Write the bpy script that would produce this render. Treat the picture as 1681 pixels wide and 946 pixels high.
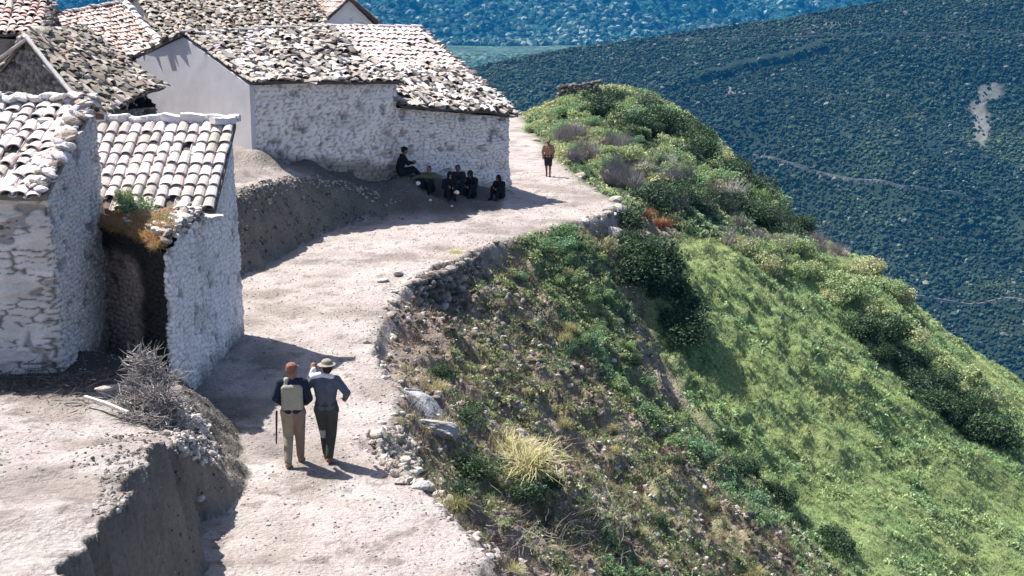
import bpy, math, random
import numpy as np
from mathutils import Vector, Matrix
R = math.radians
for o in list(bpy.data.objects):
    bpy.data.objects.remove(o)
scene = bpy.context.scene
COL = scene.collection
rng = np.random.default_rng(7)
random.seed(7)

# ------------------------------------------------------------------ camera, light, exposure
CAM_H = 7.66
PITCH = R(12.02)
FPX = 2334.0
cam_d = bpy.data.cameras.new('camera')
cam_d.sensor_width = 36.0
cam_d.lens = FPX / 1681 * 36
cam_d.clip_start = 0.5
cam_d.clip_end = 30000
cam = bpy.data.objects.new('camera', cam_d)
COL.objects.link(cam)
cam.location = (0, 0, CAM_H)
cam.rotation_euler = (R(90) - PITCH, 0, 0)
scene.camera = cam

SUN_EL, SUN_AZ = R(56), R(38)       # light travels to +x and a little towards the camera
trav = Vector((math.cos(SUN_EL) * math.cos(SUN_AZ), -math.cos(SUN_EL) * math.sin(SUN_AZ), -math.sin(SUN_EL)))
w = bpy.data.worlds.new('World')
scene.world = w
w.use_nodes = True
nt = w.node_tree
sky = nt.nodes.new('ShaderNodeTexSky')
sky.sky_type = 'NISHITA'
sky.sun_disc = False
sky.sun_elevation = SUN_EL
sd = -trav
sky.sun_rotation = math.atan2(sd.x, sd.y)
sky.altitude = 900
sky.air_density = 0.6
sky.dust_density = 3.0
sky.ozone_density = 0.4
bg = nt.nodes['Background']
bg.inputs['Strength'].default_value = 0.098
nt.links.new(sky.outputs[0], bg.inputs[0])
sl = bpy.data.lights.new('sun', 'SUN')
sl.energy = 4.5
sl.angle = R(0.5)
sl.color = (1.0, 0.95, 0.885)
sun = bpy.data.objects.new('sun', sl)
COL.objects.link(sun)
sun.rotation_euler = trav.to_track_quat('-Z', 'Y').to_euler()
scene.view_settings.view_transform = 'Standard'
scene.view_settings.look = 'None'
scene.view_settings.gamma = 1
scene.view_settings.use_curve_mapping = False
scene.view_settings.exposure = 1.42
scene.cycles.max_bounces = 5
scene.cycles.diffuse_bounces = 3
scene.cycles.glossy_bounces = 2
scene.cycles.transparent_max_bounces = 6
scene.cycles.volume_bounces = 0
scene.cycles.use_denoising = True

# ------------------------------------------------------------------ helpers
cp, sp = math.cos(PITCH), math.sin(PITCH)
def ray(px, py):
    a = (px - 840.5) / FPX
    b = -(py - 473.0) / FPX
    return (a, cp + b * sp, -sp + b * cp)
def atY(px, py, Y):
    a, dy, dz = ray(px, py)
    t = Y / dy
    return Vector((a * t, Y, CAM_H + dz * t))
def atZ(px, py, z=0.0):
    a, dy, dz = ray(px, py)
    t = (z - CAM_H) / dz
    return Vector((a * t, dy * t, z))
def to_px(x, y, z):
    zz = z - CAM_H
    d = y * cp - zz * sp
    u = y * sp + zz * cp
    return 840.5 + FPX * x / d, 473.0 - FPX * u / d

def hsh(ix, iy, s):
    ix = ix.astype(np.int64); iy = iy.astype(np.int64)
    n = (ix * 374761393 + iy * 668265263 + s * 974634777) & 0x7fffffff
    n = ((n ^ (n >> 13)) * 1274126177) & 0x7fffffff
    n = ((n ^ (n >> 16)) * 60493) & 0x7fffffff
    return ((n ^ (n >> 11)) & 0xffffff) / float(0xffffff)
def vn(x, y, s=0):
    x = np.asarray(x, float); y = np.asarray(y, float)
    ix = np.floor(x); iy = np.floor(y)
    fx = x - ix; fy = y - iy
    fx = fx * fx * (3 - 2 * fx); fy = fy * fy * (3 - 2 * fy)
    a = hsh(ix, iy, s); b = hsh(ix + 1, iy, s); c = hsh(ix, iy + 1, s); d = hsh(ix + 1, iy + 1, s)
    return (a * (1 - fx) + b * fx) * (1 - fy) + (c * (1 - fx) + d * fx) * fy
def fbm(x, y, s=0, o=4):
    t = 0; amp = 0.5; f = 1.0
    for i in range(o):
        t = t + amp * vn(np.asarray(x) * f, np.asarray(y) * f, s + i * 17)
        amp *= 0.5; f *= 2.03
    return t / (1 - 0.5 ** o)
def sstep(a, b, x):
    t = np.clip((np.asarray(x, float) - a) / (b - a), 0, 1)
    return t * t * (3 - 2 * t)
def inpoly(px, py, poly):
    px = np.asarray(px, float); py = np.asarray(py, float)
    ins = np.zeros(px.shape, bool)
    n = len(poly)
    for i in range(n):
        x0, y0 = poly[i]; x1, y1 = poly[(i + 1) % n]
        if y0 == y1: continue
        c = ((y0 > py) != (y1 > py)) & (px < (x1 - x0) * (py - y0) / (y1 - y0) + x0)
        ins ^= c
    return ins
def polydist(x, y, poly):
    """signed distance, positive inside"""
    x = np.asarray(x, float); y = np.asarray(y, float)
    d = np.full(x.shape, 1e9)
    n = len(poly)
    for i in range(n):
        ax, ay = poly[i]; bx, by = poly[(i + 1) % n]
        ex, ey = bx - ax, by - ay
        t = np.clip(((x - ax) * ex + (y - ay) * ey) / (ex * ex + ey * ey + 1e-12), 0, 1)
        d = np.minimum(d, np.hypot(x - ax - t * ex, y - ay - t * ey))
    return np.where(inpoly(x, y, poly), d, -d)

def mesh_np(name, V, F, mat=None, col=None, smooth=False, parent=None, flist=None):
    """V (n,3); F (m,k) array or list of arrays with different k; col (n,3) point colours"""
    me = bpy.data.meshes.new(name)
    V = np.asarray(V, np.float32)
    Fs = [np.asarray(f, np.int32) for f in (F if isinstance(F, list) else [F]) if len(f)]
    me.vertices.add(len(V)); me.vertices.foreach_set('co', V.ravel())
    nl = sum(f.size for f in Fs); nf = sum(len(f) for f in Fs)
    me.loops.add(nl); me.polygons.add(nf)
    me.loops.foreach_set('vertex_index', np.concatenate([f.ravel() for f in Fs]))
    tot = np.concatenate([np.full(len(f), f.shape[1], np.int32) for f in Fs])
    st = np.concatenate([[0], np.cumsum(tot)[:-1]]).astype(np.int32)
    me.polygons.foreach_set('loop_start', st)
    me.polygons.foreach_set('use_smooth', np.full(nf, bool(smooth)))
    if col is not None:
        at = me.color_attributes.new('Col', 'FLOAT_COLOR', 'POINT')
        c = np.ones((len(V), 4), np.float32); c[:, :3] = col
        at.data.foreach_set('color', c.ravel())
    me.update(calc_edges=True)
    ob = bpy.data.objects.new(name, me)
    COL.objects.link(ob)
    if mat: me.materials.append(mat)
    if parent: ob.parent = parent
    return ob
def tag(o, label=None, cat=None, group=None, kind=None):
    if label: o['label'] = label
    if cat: o['category'] = cat
    if group: o['group'] = group
    if kind: o['kind'] = kind
    return o
def empty(name, loc=(0, 0, 0)):
    o = bpy.data.objects.new(name, None)
    o.location = loc
    o.empty_display_size = 0.3
    COL.objects.link(o)
    return o
def keep_parent(ch, pa):
    ch.parent = pa
    ch.matrix_parent_inverse = Matrix.Translation(-pa.location)
def grid_faces(nr, nc):
    i = np.arange(nr - 1)[:, None] * nc + np.arange(nc - 1)[None]
    i = i.ravel()
    return np.stack([i, i + 1, i + nc + 1, i + nc], 1)
def srgb(r, g, b):
    return tuple(((c / 255) / 12.92 if c <= 10 else ((c / 255 + .055) / 1.055) ** 2.4) for c in (r, g, b))

def mat(name, col=None, attr=False, n1=(3, .25), n2=(30, .2), bump=0.0, bscale=20, rough=.95, bdist=.05, spec=.15, vor=0):
    """procedural material: base colour (or point colour) modulated by two noises, with bump"""
    m = bpy.data.materials.new(name); m.use_nodes = True
    t = m.node_tree; N = t.nodes; L = t.links
    b = N['Principled BSDF']
    b.inputs['Roughness'].default_value = rough
    b.inputs['Specular IOR Level'].default_value = spec
    if attr:
        a = N.new('ShaderNodeAttribute'); a.attribute_name = 'Col'; c = a.outputs['Color']
    else:
        a = N.new('ShaderNodeRGB'); a.outputs[0].default_value = (*col, 1); c = a.outputs[0]
    tc = N.new('ShaderNodeNewGeometry').outputs['Position']
    def noise(sc, det=5):
        n = N.new('ShaderNodeTexNoise'); n.inputs['Scale'].default_value = sc
        n.inputs['Detail'].default_value = det; n.inputs['Roughness'].default_value = .6
        L.new(tc, n.inputs['Vector']); return n
    for sc, am in (n1, n2):
        if am <= 0: continue
        n = noise(sc)
        mr = N.new('ShaderNodeMapRange')
        mr.inputs['From Min'].default_value = .3; mr.inputs['From Max'].default_value = .7
        mr.inputs['To Min'].default_value = 1 - am; mr.inputs['To Max'].default_value = 1 + am
        L.new(n.outputs['Fac'], mr.inputs['Value'])
        mx = N.new('ShaderNodeVectorMath'); mx.operation = 'SCALE'
        L.new(c, mx.inputs[0]); L.new(mr.outputs[0], mx.inputs['Scale']); c = mx.outputs[0]
    L.new(c, b.inputs['Base Color'])
    if bump > 0:
        n = noise(bscale, 8)
        bp = N.new('ShaderNodeBump'); bp.inputs['Strength'].default_value = bump
        bp.inputs['Distance'].default_value = bdist
        L.new(n.outputs['Fac'], bp.inputs['Height'])
        if vor:
            v = N.new('ShaderNodeTexVoronoi'); v.inputs['Scale'].default_value = vor
            L.new(tc, v.inputs['Vector'])
            ad = N.new('ShaderNodeMath'); ad.operation = 'ADD'
            L.new(n.outputs['Fac'], ad.inputs[0]); L.new(v.outputs['Distance'], ad.inputs[1])
            L.new(ad.outputs[0], bp.inputs['Height'])
        L.new(bp.outputs[0], b.inputs['Normal'])
    return m
def leafmat(name, tr=.25):
    m = bpy.data.materials.new(name); m.use_nodes = True
    t = m.node_tree; N = t.nodes; L = t.links
    b = N['Principled BSDF']; out = N['Material Output']
    b.inputs['Roughness'].default_value = .6; b.inputs['Specular IOR Level'].default_value = .25
    a = N.new('ShaderNodeAttribute'); a.attribute_name = 'Col'
    L.new(a.outputs['Color'], b.inputs['Base Color'])
    tl = N.new('ShaderNodeBsdfTranslucent'); L.new(a.outputs['Color'], tl.inputs['Color'])
    mx = N.new('ShaderNodeMixShader'); mx.inputs[0].default_value = tr
    L.new(b.outputs[0], mx.inputs[1]); L.new(tl.outputs[0], mx.inputs[2]); L.new(mx.outputs[0], out.inputs[0])
    return m

M_ground = mat('dirt_ground', attr=True, n1=(1.1, .16), n2=(14, .2), bump=1.0, bscale=13, bdist=.09)
M_wall = mat('whitewash', attr=True, n1=(1.5, .10), n2=(25, .10), bump=.7, bscale=22, bdist=.03)
M_plaster = mat('smooth_plaster', attr=True, n1=(.7, .06), n2=(30, .06), bump=.35, bscale=30, bdist=.01)
M_tile = mat('roof_tile', attr=True, n1=(6, .22), n2=(40, .25), bump=.5, bscale=40, bdist=.012)
M_stone = mat('stone', attr=True, n1=(4, .2), n2=(25, .25), bump=.8, bscale=18, bdist=.04)
M_leaf = leafmat('leaf')
M_grass = leafmat('grass_blade', .42)
M_wood = mat('dry_wood', attr=True, n1=(8, .2), n2=(60, .2), bump=.4, bscale=60, bdist=.01)
M_far = mat('far_scrub', attr=True, n1=(.02, .25), n2=(.12, .3), bump=.6, bscale=.3, bdist=2.0)
M_cloth = mat('cloth', attr=True, n1=(8, .15), n2=(60, .1), bump=.4, bscale=14, bdist=.03)
M_skin = mat('skin', attr=True, n1=(8, .08), n2=(60, .05), rough=.6)

def ico(sub=0, jit=.25, seed=0, squash=(1, 1, 1)):
    import bmesh
    bm = bmesh.new(); bmesh.ops.create_icosphere(bm, subdivisions=sub + 1, radius=1)
    V = np.array([v.co[:] for v in bm.verts]); F = np.array([[v.index for v in f.verts] for f in bm.faces]); bm.free()
    r = np.random.default_rng(seed)
    V = V * (1 + r.uniform(-jit, jit, (len(V), 1))) * np.array(squash)
    return V, F
def rots(n, tilt, g=None):
    g = g or rng
    a = g.uniform(0, 2 * np.pi, n); b = g.normal(0, tilt, n); c = g.normal(0, tilt, n)
    ca, sa = np.cos(a), np.sin(a); cb, sb = np.cos(b), np.sin(b); cc, sc = np.cos(c), np.sin(c)
    Z = np.zeros((n, 3, 3)); Z[:, 0, 0] = ca; Z[:, 0, 1] = -sa; Z[:, 1, 0] = sa; Z[:, 1, 1] = ca; Z[:, 2, 2] = 1
    X = np.zeros((n, 3, 3)); X[:, 0, 0] = 1; X[:, 1, 1] = cb; X[:, 1, 2] = -sb; X[:, 2, 1] = sb; X[:, 2, 2] = cb
    Y = np.zeros((n, 3, 3)); Y[:, 1, 1] = 1; Y[:, 0, 0] = cc; Y[:, 0, 2] = sc; Y[:, 2, 0] = -sc; Y[:, 2, 2] = cc
    return X @ Y @ Z
def scatter(protos, P, S, Rm, C, idx=None, g=None):
    """merge copies of protos (V,F[,vc]) at P with scale S (n or n,3), rotation Rm, colour C -> V,F,col"""
    g = g or rng
    n = len(P)
    if idx is None: idx = g.integers(0, len(protos), n)
    S = np.asarray(S, float)
    if S.ndim == 1: S = np.repeat(S[:, None], 3, 1)
    Vs, Fs, Cs = [], [], []; off = 0
    for k, pr in enumerate(protos):
        m = np.where(idx == k)[0]
        if not len(m): continue
        V, F = pr[0], pr[1]
        vc = pr[2] if len(pr) > 2 else np.ones(len(V))
        W = V[None] * S[m][:, None, :]
        W = np.einsum('nij,nvj->nvi', Rm[m], W) + P[m][:, None, :]
        Vs.append(W.reshape(-1, 3))
        Fs.append((F[None] + (np.arange(len(m)) * len(V))[:, None, None] + off).reshape(-1, F.shape[1]))
        Cs.append((C[m][:, None, :] * vc[None, :, None]).reshape(-1, 3))
        off += len(m) * len(V)
    return np.concatenate(Vs), np.concatenate(Fs), np.concatenate(Cs)

# ------------------------------------------------------------------ the near terrain
# cross-sections of the slope right of the path: depth Y -> points (px, py) there, from the path edge outwards
ST = {
 12:  [(1080,1400),(1140,1500),(1200,1700),(1300,1900),(1500,2100),(1700,2400),(1900,2700),(2400,3200)],
 17:  [(824,975),(900,1050),(1000,1180),(1100,1300),(1300,1500),(1500,1700),(1681,1900),(2300,2400)],
 20:  [(746,848),(790,905),(880,965),(1000,1080),(1200,1270),(1400,1430),(1681,1700),(2200,2100)],
 21.3:[(700,806),(735,850),(840,900),(980,1010),(1150,1150),(1400,1370),(1681,1600),(2200,2050)],
 23:  [(602,735),(670,800),(800,870),(950,975),(1150,1115),(1400,1300),(1681,1500),(2200,1950)],
 24.5:[(640,690),(690,735),(800,815),(950,920),(1130,1040),(1400,1230),(1681,1420),(2200,1850)],
 26:  [(655,650),(680,680),(800,765),(950,865),(1100,960),(1350,1140),(1681,1370),(2200,1750)],
 30:  [(620,560),(632,602),(760,676),(900,770),(1050,870),(1300,1020),(1681,1260),(2200,1600)],
 34:  [(642,500),(672,522),(760,592),(900,690),(1050,790),(1300,935),(1681,1150),(2200,1480)],
 37.8:[(690,452),(699,500),(800,552),(950,650),(1080,740),(1300,865),(1681,1070),(2200,1380)],
 41:  [(775,412),(784,462),(900,518),(1020,610),(1130,700),(1300,800),(1681,990),(2200,1300)],
 44.5:[(870,380),(900,398),(980,470),(1080,580),(1180,660),(1350,760),(1681,925),(2200,1200)],
 48.4:[(1000,350),(1012,396),(1080,448),(1150,520),(1250,600),(1400,700),(1681,855),(2200,1120)],
 51:  [(1018,332),(1040,375),(1100,415),(1180,480),(1280,560),(1430,660),(1681,800),(2200,1050)],
 56:  [(962,300),(1010,325),(1080,365),(1180,420),(1290,490),(1450,590),(1681,730),(2200,980)],
 62:  [(925,270),(970,278),(1050,300),(1150,345),(1280,415),(1430,482),(1681,690),(2200,920)],
 70:  [(895,235),(930,222),(1010,228),(1120,258),(1260,362),(1430,442),(1681,668),(2200,880)],
 78:  [(868,208),(930,185),(1000,178),(1090,198),(1225,292),(1325,418),(1681,652),(2200,850)],
 86:  [(862,188),(925,160),(990,150),(1050,156),(1170,226),(1295,380),(1681,642),(2200,830)],
 89:  [(895,183),(925,160),(990,151),(1060,166),(1180,242),(1295,398),(1681,660),(2200,860)],
 97:  [(895,225),(925,215),(990,220),(1060,245),(1180,310),(1340,460),(1681,760),(2200,930)],
 110: [(860,320),(925,330),(990,360),(1060,400),(1180,480),(1340,620),(1681,850),(2200,1050)],
 150: [(860,600),(925,640),(990,680),(1060,720),(1180,780),(1340,850),(1681,1050),(2200,1250)],
}
SY = np.array(sorted(ST))
SX = np.array([[atY(px, py, Y).x for px, py in ST[Y]] for Y in SY])
SZ = np.array([[atY(px, py, Y).z for px, py in ST[Y]] for Y in SY])
SZ[:, 0] = np.where((SY > 11) & (SY < 92), 0, SZ[:, 0])
GX0, GY0, GS = -60.0, 8.0, 0.2
gx = np.arange(GX0, 110, GS); gy = np.arange(GY0, 150, GS)
ZG = np.zeros((len(gy), len(gx)))
EDGE = np.interp(gy, SY, SX[:, 0])
for j, y in enumerate(gy):
    xs = np.array([np.interp(y, SY, SX[:, k]) for k in range(8)])
    zs = np.array([np.interp(y, SY, SZ[:, k]) for k in range(8)])
    wob = .22 * (vn(y * .9, 0, 3) - .5) + .12 * (vn(y * 3.1, 0, 5) - .5)
    ZG[j] = np.interp(gx, np.concatenate([[-60], xs + wob, [xs[-1] + 60]]), np.concatenate([[zs[0]], zs, [zs[-1] - 45]]))
def blur(A, k, ax):
    ker = np.exp(-np.linspace(-2, 2, 2 * k + 1) ** 2); ker /= ker.sum()
    P = np.pad(A, [(k, k) if a == ax else (0, 0) for a in range(2)], mode='edge')
    out = 0
    for i, w_ in enumerate(ker):
        out = out + w_ * (P[i:i + A.shape[0], :] if ax == 0 else P[:, i:i + A.shape[1]])
    return out
XX, YY = np.meshgrid(gx, gy)
near_edge = np.exp(-((XX - EDGE[:, None]) / 1.2) ** 2)
ZB = blur(blur(ZG, 5, 0), 4, 1)
ZG = ZG * near_edge + ZB * (1 - near_edge)
def lut(x, y, A=None):
    A = ZG if A is None else A
    fx = np.clip((np.asarray(x, float) - GX0) / GS, 0, len(gx) - 1.001); fy = np.clip((np.asarray(y, float) - GY0) / GS, 0, len(gy) - 1.001)
    ix = fx.astype(int); iy = fy.astype(int); fx = fx - ix; fy = fy - iy
    return (A[iy, ix] * (1 - fx) + A[iy, ix + 1] * fx) * (1 - fy) + (A[iy + 1, ix] * (1 - fx) + A[iy + 1, ix + 1] * fx) * fy
def q(px, py, z=0): p = atZ(px, py, z); return (p.x, p.y)
# raised banks left of the path: base outline at path level, and height points (x, y, z)
BANK1 = [(-3.75, 11), (-3.8, 14.5), q(324, 946), q(326, 862), (-4.15, 21.0), (-4.55, 22.6), (-4.9, 24.2), (-6.2, 25.6), (-9, 26.5), (-30, 27), (-30, 9), (-12, 9)]
B1H = [(-4.4, 12, 2.4), (-4.4, 13.5, 2.4), (-4.4, 15, 2.35), (-4.4, 16.3, 2.2), (-4.5, 18, 1.75), (-4.7, 19.4, 1.25), (-5, 21.5, .8), (-5.2, 23.2, .95), (-6.2, 21.3, 1.06), (-6.5, 18.5, 1.6), (-7, 16, 2.2), (-7, 13, 2.35), (-11, 14, 2.3), (-11, 17.5, 1.7), (-9, 21, 1.15), (-7, 24, 1.05), (-9, 24, 1.1), (-12, 24, 1.2), (-13, 20.5, 1.2)]
BANK2 = [(-6.2, 30.2), q(375, 468), q(415, 447), q(450, 425), q(500, 402), q(545, 378), q(600, 364), q(660, 362), q(780, 358), q(868, 345), (1.0, 52.6), (.3, 54.6), (-1.5, 58), (-6, 75), (-14, 95), (-60, 100), (-60, 30)]
def y3(px, py, Y): p = atY(px, py, Y); return (p.x, p.y, p.z)
B2H = [y3(382, 322, 39.5), y3(430, 305, 40.5), y3(480, 290, 41.5), y3(520, 290, 43), y3(560, 305, 44.8), y3(600, 322, 46.8), (*q(650, 344), .35), (*q(600, 364), .5), (*q(660, 362), .08), (*q(720, 360), .05), (*q(780, 358), .05), (*q(880, 346), .0), (-2.6, 48.9, .42), (-1.2, 49.8, .38), (0.4, 51.2, .25), (-3.2, 49.1, 1.15), (-3.8, 48.95, 1.6), (-3.9, 48.6, 1.45), (-3.7, 49.4, 1.6), y3(665, 290, 49.65), y3(700, 298, 50.1), y3(835, 296, 52), y3(760, 300, 51.2),
       y3(415, 245, 45.6), y3(390, 240, 46), y3(500, 260, 47.1), y3(560, 266, 48.3), y3(640, 282, 49.3), y3(600, 290, 48.0), y3(630, 308, 48.2), y3(570, 283, 47.3), y3(380, 280, 43), (-9, 34, 2.4), (-14, 40, 2.6), (-20, 60, 3), (-10, 56, 2), (-4, 60, 0.6), (-8, 31, 1.8)]
def idw(x, y, H, p=2.6):
    num = 0; den = 0
    for hx, hy, hz in H:
        w_ = 1 / ((x - hx) ** 2 + (y - hy) ** 2 + .05) ** (p / 2)
        num = num + w_ * hz; den = den + w_
    return num / den
def edge_x(y): return np.interp(y, gy, EDGE)
def zf(x, y):
    x = np.asarray(x, float); y = np.asarray(y, float)
    z = lut(x + .10 * (vn(x * 2.3, y * 2.3, 9) - .5), y)
    off = x - edge_x(y)
    rough = sstep(-.2, 1.2, off)
    far = sstep(52, 60, y)
    z = z + rough * ((fbm(x * .45, y * .45, 21) - .5) * 1.2 + (fbm(x * 1.7, y * 1.7, 31) - .5) * .60 * (1 - .7 * sstep(7, 13, off)) + (fbm(x * 5, y * 5, 41) - .5) * .14)
    sweep = 1 - .75 * sstep(7, 13, off) * (1 - far)
    nr_ = rough * (1 - .6 * far) * sweep
    rg = 1 - np.abs(2 * fbm(x * .55 + .35 * y, y * .75, 23, 3) - 1) * 2.2
    z = z + nr_ * (np.clip(rg, -.6, 1) * .34 + (fbm(x * 3.2, y * 3.2, 25, 3) - .5) * .42 + (fbm(x * 8, y * 8, 27, 2) - .5) * .13)
    z = z + (1 - rough) * ((fbm(x * .5, y * .5, 51) - .5) * .16 + (fbm(x * 3, y * 3, 61) - .5) * .05)
    # path edge lip
    wob = (fbm(x * 1.3, y * 1.3, 71) - .5) * .7
    al = y * .8 - x * .6
    jag = (fbm(al * 2.6, x * .5, 73, 4) - .5) * .55 + (fbm(x * 7, y * 7, 75, 3) - .5) * .22
    d1 = polydist(x, y, BANK1) + wob * .5
    d1 = d1 + (.75 * jag + .05) * np.exp(-((d1 - .6) / .9) ** 2)
    h1 = idw(x, y, B1H) + (fbm(x * .8, y * .8, 81) - .5) * .25 + (fbm(x * 4, y * 4, 83) - .5) * .07
    w1 = .34 + .7 * sstep(19.5, 21.5, y)
    t1 = np.clip(d1 / w1, 0, 1); t1 = .75 * t1 ** .8 + .25 * sstep(0, 1, t1)
    z = z * (1 - t1) + np.maximum(h1, z) * t1
    d2 = polydist(x, y, BANK2) + wob * .6
    d2 = d2 + jag * sstep(47.5, 45.5, y) * np.exp(-((d2 - .5) / .8) ** 2)
    h2 = idw(x, y, B2H) + (fbm(x * .8, y * .8, 91) - .5) * .22 + (fbm(x * 4, y * 4, 93) - .5) * .06
    t2 = np.clip(d2 / (.85 + 1.9 * sstep(46, 50, y)), 0, 1); t2 = .7 * t2 ** .8 + .3 * sstep(0, 1, t2)
    z = z * (1 - t2) + np.maximum(h2, z) * t2
    return z
LX = np.arange(-22, 50, .1); LY = np.arange(12, 112, .1)
ZL = zf(*np.meshgrid(LX, LY))
def zl(x, y):
    fx = np.clip((np.asarray(x, float) + 22) / .1, 0, len(LX) - 1.001); fy = np.clip((np.asarray(y, float) - 12) / .1, 0, len(LY) - 1.001)
    ix = fx.astype(int); iy = fy.astype(int); fx = fx - ix; fy = fy - iy
    return (ZL[iy, ix] * (1 - fx) + ZL[iy, ix + 1] * fx) * (1 - fy) + (ZL[iy + 1, ix] * (1 - fx) + ZL[iy + 1, ix + 1] * fx) * fy
def zs1(x, y): return float(zl(np.array([x]), np.array([y]))[0])

# zones, outlined in the photograph and projected onto the slope
Z_SCREE = [(590,700),(630,600),(615,540),(640,480),(700,440),(830,390),(1000,345),(1020,420),(1060,500),(1070,600),(1130,680),(1250,800),(1380,946),(1400,1100),(700,1100),(730,830)]
Z_STREAK = [(1040,470),(1075,560),(1100,640),(1180,760),(1290,880),(1240,880),(1120,780),(1020,680),(960,600),(1000,520)]
Z_GREEN = [(850,395),(930,370),(1000,430),(1040,520),(1050,640),(1140,700),(1330,860),(1240,860),(1160,780),(1060,700),(980,620),(930,540)]
Z_GREEN2 = [(985,800),(1060,770),(1180,850),(1280,960),(1290,1060),(1000,1060),(990,900)]
Z_GRASS = [(1130,375),(1345,405),(1440,430),(1681,600),(2300,900),(2300,1300),(1380,1300),(1300,900),(1180,740),(1070,560),(1040,430)]
Z_PROM = [(850,185),(925,150),(1060,140),(1270,290),(1350,410),(1130,385),(1030,345),(960,300),(905,255)]

nr = 620
rowsY = 9.5 * (150 / 9.5) ** (np.arange(nr) / (nr - 1))
tx = np.linspace(-.62, 1.15, 900)
GXX = tx[None] * rowsY[:, None]; GYY = np.repeat(rowsY[:, None], len(tx), 1)
GZZ = zf(GXX, GYY)
PX, PY = to_px(GXX, GYY, GZZ)
def mixc(a, b, t): return a * (1 - t[..., None]) + b * t[..., None]
c_path = np.array([.38, .332, .31]); c_bank = np.array([.185, .165, .135]); c_scree = np.array([.25, .205, .165]); c_soil = np.array([.17, .22, .09]); c_yel = np.array([.30, .27, .14])
off = GXX - edge_x(GYY)
nz = fbm(GXX * .6, GYY * .6, 111); nz2 = fbm(GXX * 2.5, GYY * 2.5, 113)
CC = np.zeros(GXX.shape + (3,)) + c_path
CC = CC * (.90 + .2 * nz2)[..., None]
CC = mixc(CC, np.array([.23, .20, .175]), sstep(.50, .66, nz) * .75)
str_ = fbm((GXX - edge_x(GYY)) * 1.6, GYY * .35, 117)
CC = CC * (.84 + .32 * str_)[..., None]
CC = mixc(CC, np.array([.40, .375, .355]), sstep(.56, .68, fbm(GXX * 1.1, GYY * 1.1, 119)) * .6)
CC = mixc(CC, np.array([.15, .13, .115]), sstep(.66, .74, fbm(GXX * 3.1, GYY * 3.1, 120)) * .6)
gravel = c_scree * (.7 + .7 * fbm(GXX * 4, GYY * 4, 115))[..., None]
CC = mixc(CC, gravel, sstep(-.05, .25, off + .3 * (nz2 - .5)))
sl_ = np.hypot(np.gradient(GZZ, axis=1) / (np.gradient(GXX, axis=1) + 1e-9), np.gradient(GZZ, axis=0) / (np.gradient(GYY, axis=0)))
CC = mixc(CC, c_bank * np.array(.8 + .4 * nz2)[..., None], sstep(.45, .9, sl_) * (off < 0))
gm = inpoly(PX, PY, Z_GRASS) | inpoly(PX, PY, Z_PROM) | (off > 14) | ((GYY > 57) & (off > .5))
gm = blur(blur(gm.astype(float), 5, 0), 5, 1)
CC = mixc(CC, c_soil, gm)
kn = blur(blur(inpoly(PX, PY, Z_PROM).astype(float), 4, 0), 4, 1)
CC = mixc(CC, np.array([.045, .06, .03]), kn * .9)
CC = mixc(CC, c_soil * 1.3, blur(blur((inpoly(PX, PY, Z_GREEN) | inpoly(PX, PY, Z_GREEN2)).astype(float), 6, 0), 6, 1) * .6 * (off > 0))
tv = sstep(.5, .62, fbm(GXX * .9, GYY * .9, 121)) * sstep(.1, .6, off) * (1 - gm)
CC = mixc(CC, c_yel * .55, tv * .6)
V = np.stack([GXX, GYY, GZZ], -1).reshape(-1, 3)
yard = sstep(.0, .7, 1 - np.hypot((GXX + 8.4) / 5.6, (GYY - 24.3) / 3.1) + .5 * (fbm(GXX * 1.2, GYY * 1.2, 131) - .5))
CC = mixc(CC, np.array([.05, .045, .04]) * (.7 + .6 * nz2)[..., None], yard * .95)  # dark earth, its colour lowered further to deepen the shadow by the houses
wall_shade = blur(blur(inpoly(PX, PY, [(418, 250), (500, 278), (560, 306), (600, 326), (650, 350), (760, 352), (826, 346), (826, 296), (700, 270), (560, 240)]).astype(float), 3, 0), 3, 1)
CC = mixc(CC, np.array([.11, .10, .09]) * (.7 + .6 * nz2)[..., None], wall_shade * .9)  # shade below the house wall painted into the dark soil of the bank
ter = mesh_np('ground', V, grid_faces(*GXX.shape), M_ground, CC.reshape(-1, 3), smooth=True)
tag(ter, 'dirt path, earth banks and steep slope falling away to the right', kind='structure')

# ------------------------------------------------------------------ far ground: hillside across the valley, mountains, valley floor
def ridge_at(x):
    ax = np.array([-900, -400, -40, 35, 150, 265, 381, 486, 900, 1600.]); az = np.array([-190, -120, -62, -47, -31, -17, 4, 24, 75, 120.])
    return np.interp(x, ax, az)
hx = np.linspace(-700, 1500, 700); hy = np.concatenate([np.linspace(120, 760, 60), np.linspace(765, 1500, 420), np.linspace(1520, 2300, 50)])
HX, HY = np.meshgrid(hx, hy)
def zhill(x, y):
    x = np.asarray(x, float); y = np.asarray(y, float)
    rz = ridge_at(x + (vn(x * .01, y * .01, 4) - .5) * 40)
    t = (1350 - y)
    face = rz - .50 * np.maximum(t, 0) - .00003 * np.maximum(t, 0) ** 2
    back = rz - .25 * np.maximum(-t, 0)
    z = np.where(t > 0, face, back)
    z = z - 6 * np.exp(-(t / 30.) ** 2)
    g = (fbm(x * .006 + y * .003, y * .0025, 131, 4) - .5) * 62 + (fbm(x * .022 + y * .012, y * .011, 133, 3) - .5) * 34
    # dark ledge running down to the left under the ridge
    cl = 1247 + (x - 153) * .34 + (vn(x * .05, 0 * y, 8) - .5) * 14 - y
    led = 6 * sstep(0, 5, cl) * sstep(110, 20, cl) * np.exp(-((x - 215) / 75.) ** 4)
    z = z + g * sstep(0, 200, t) - led
    floor = -330 + 20 * fbm(x * .004, y * .004, 141)
    floor = floor + sstep(500, 120, y) * 60
    return np.maximum(z, floor)
HZ = zhill(HX, HY)
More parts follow.
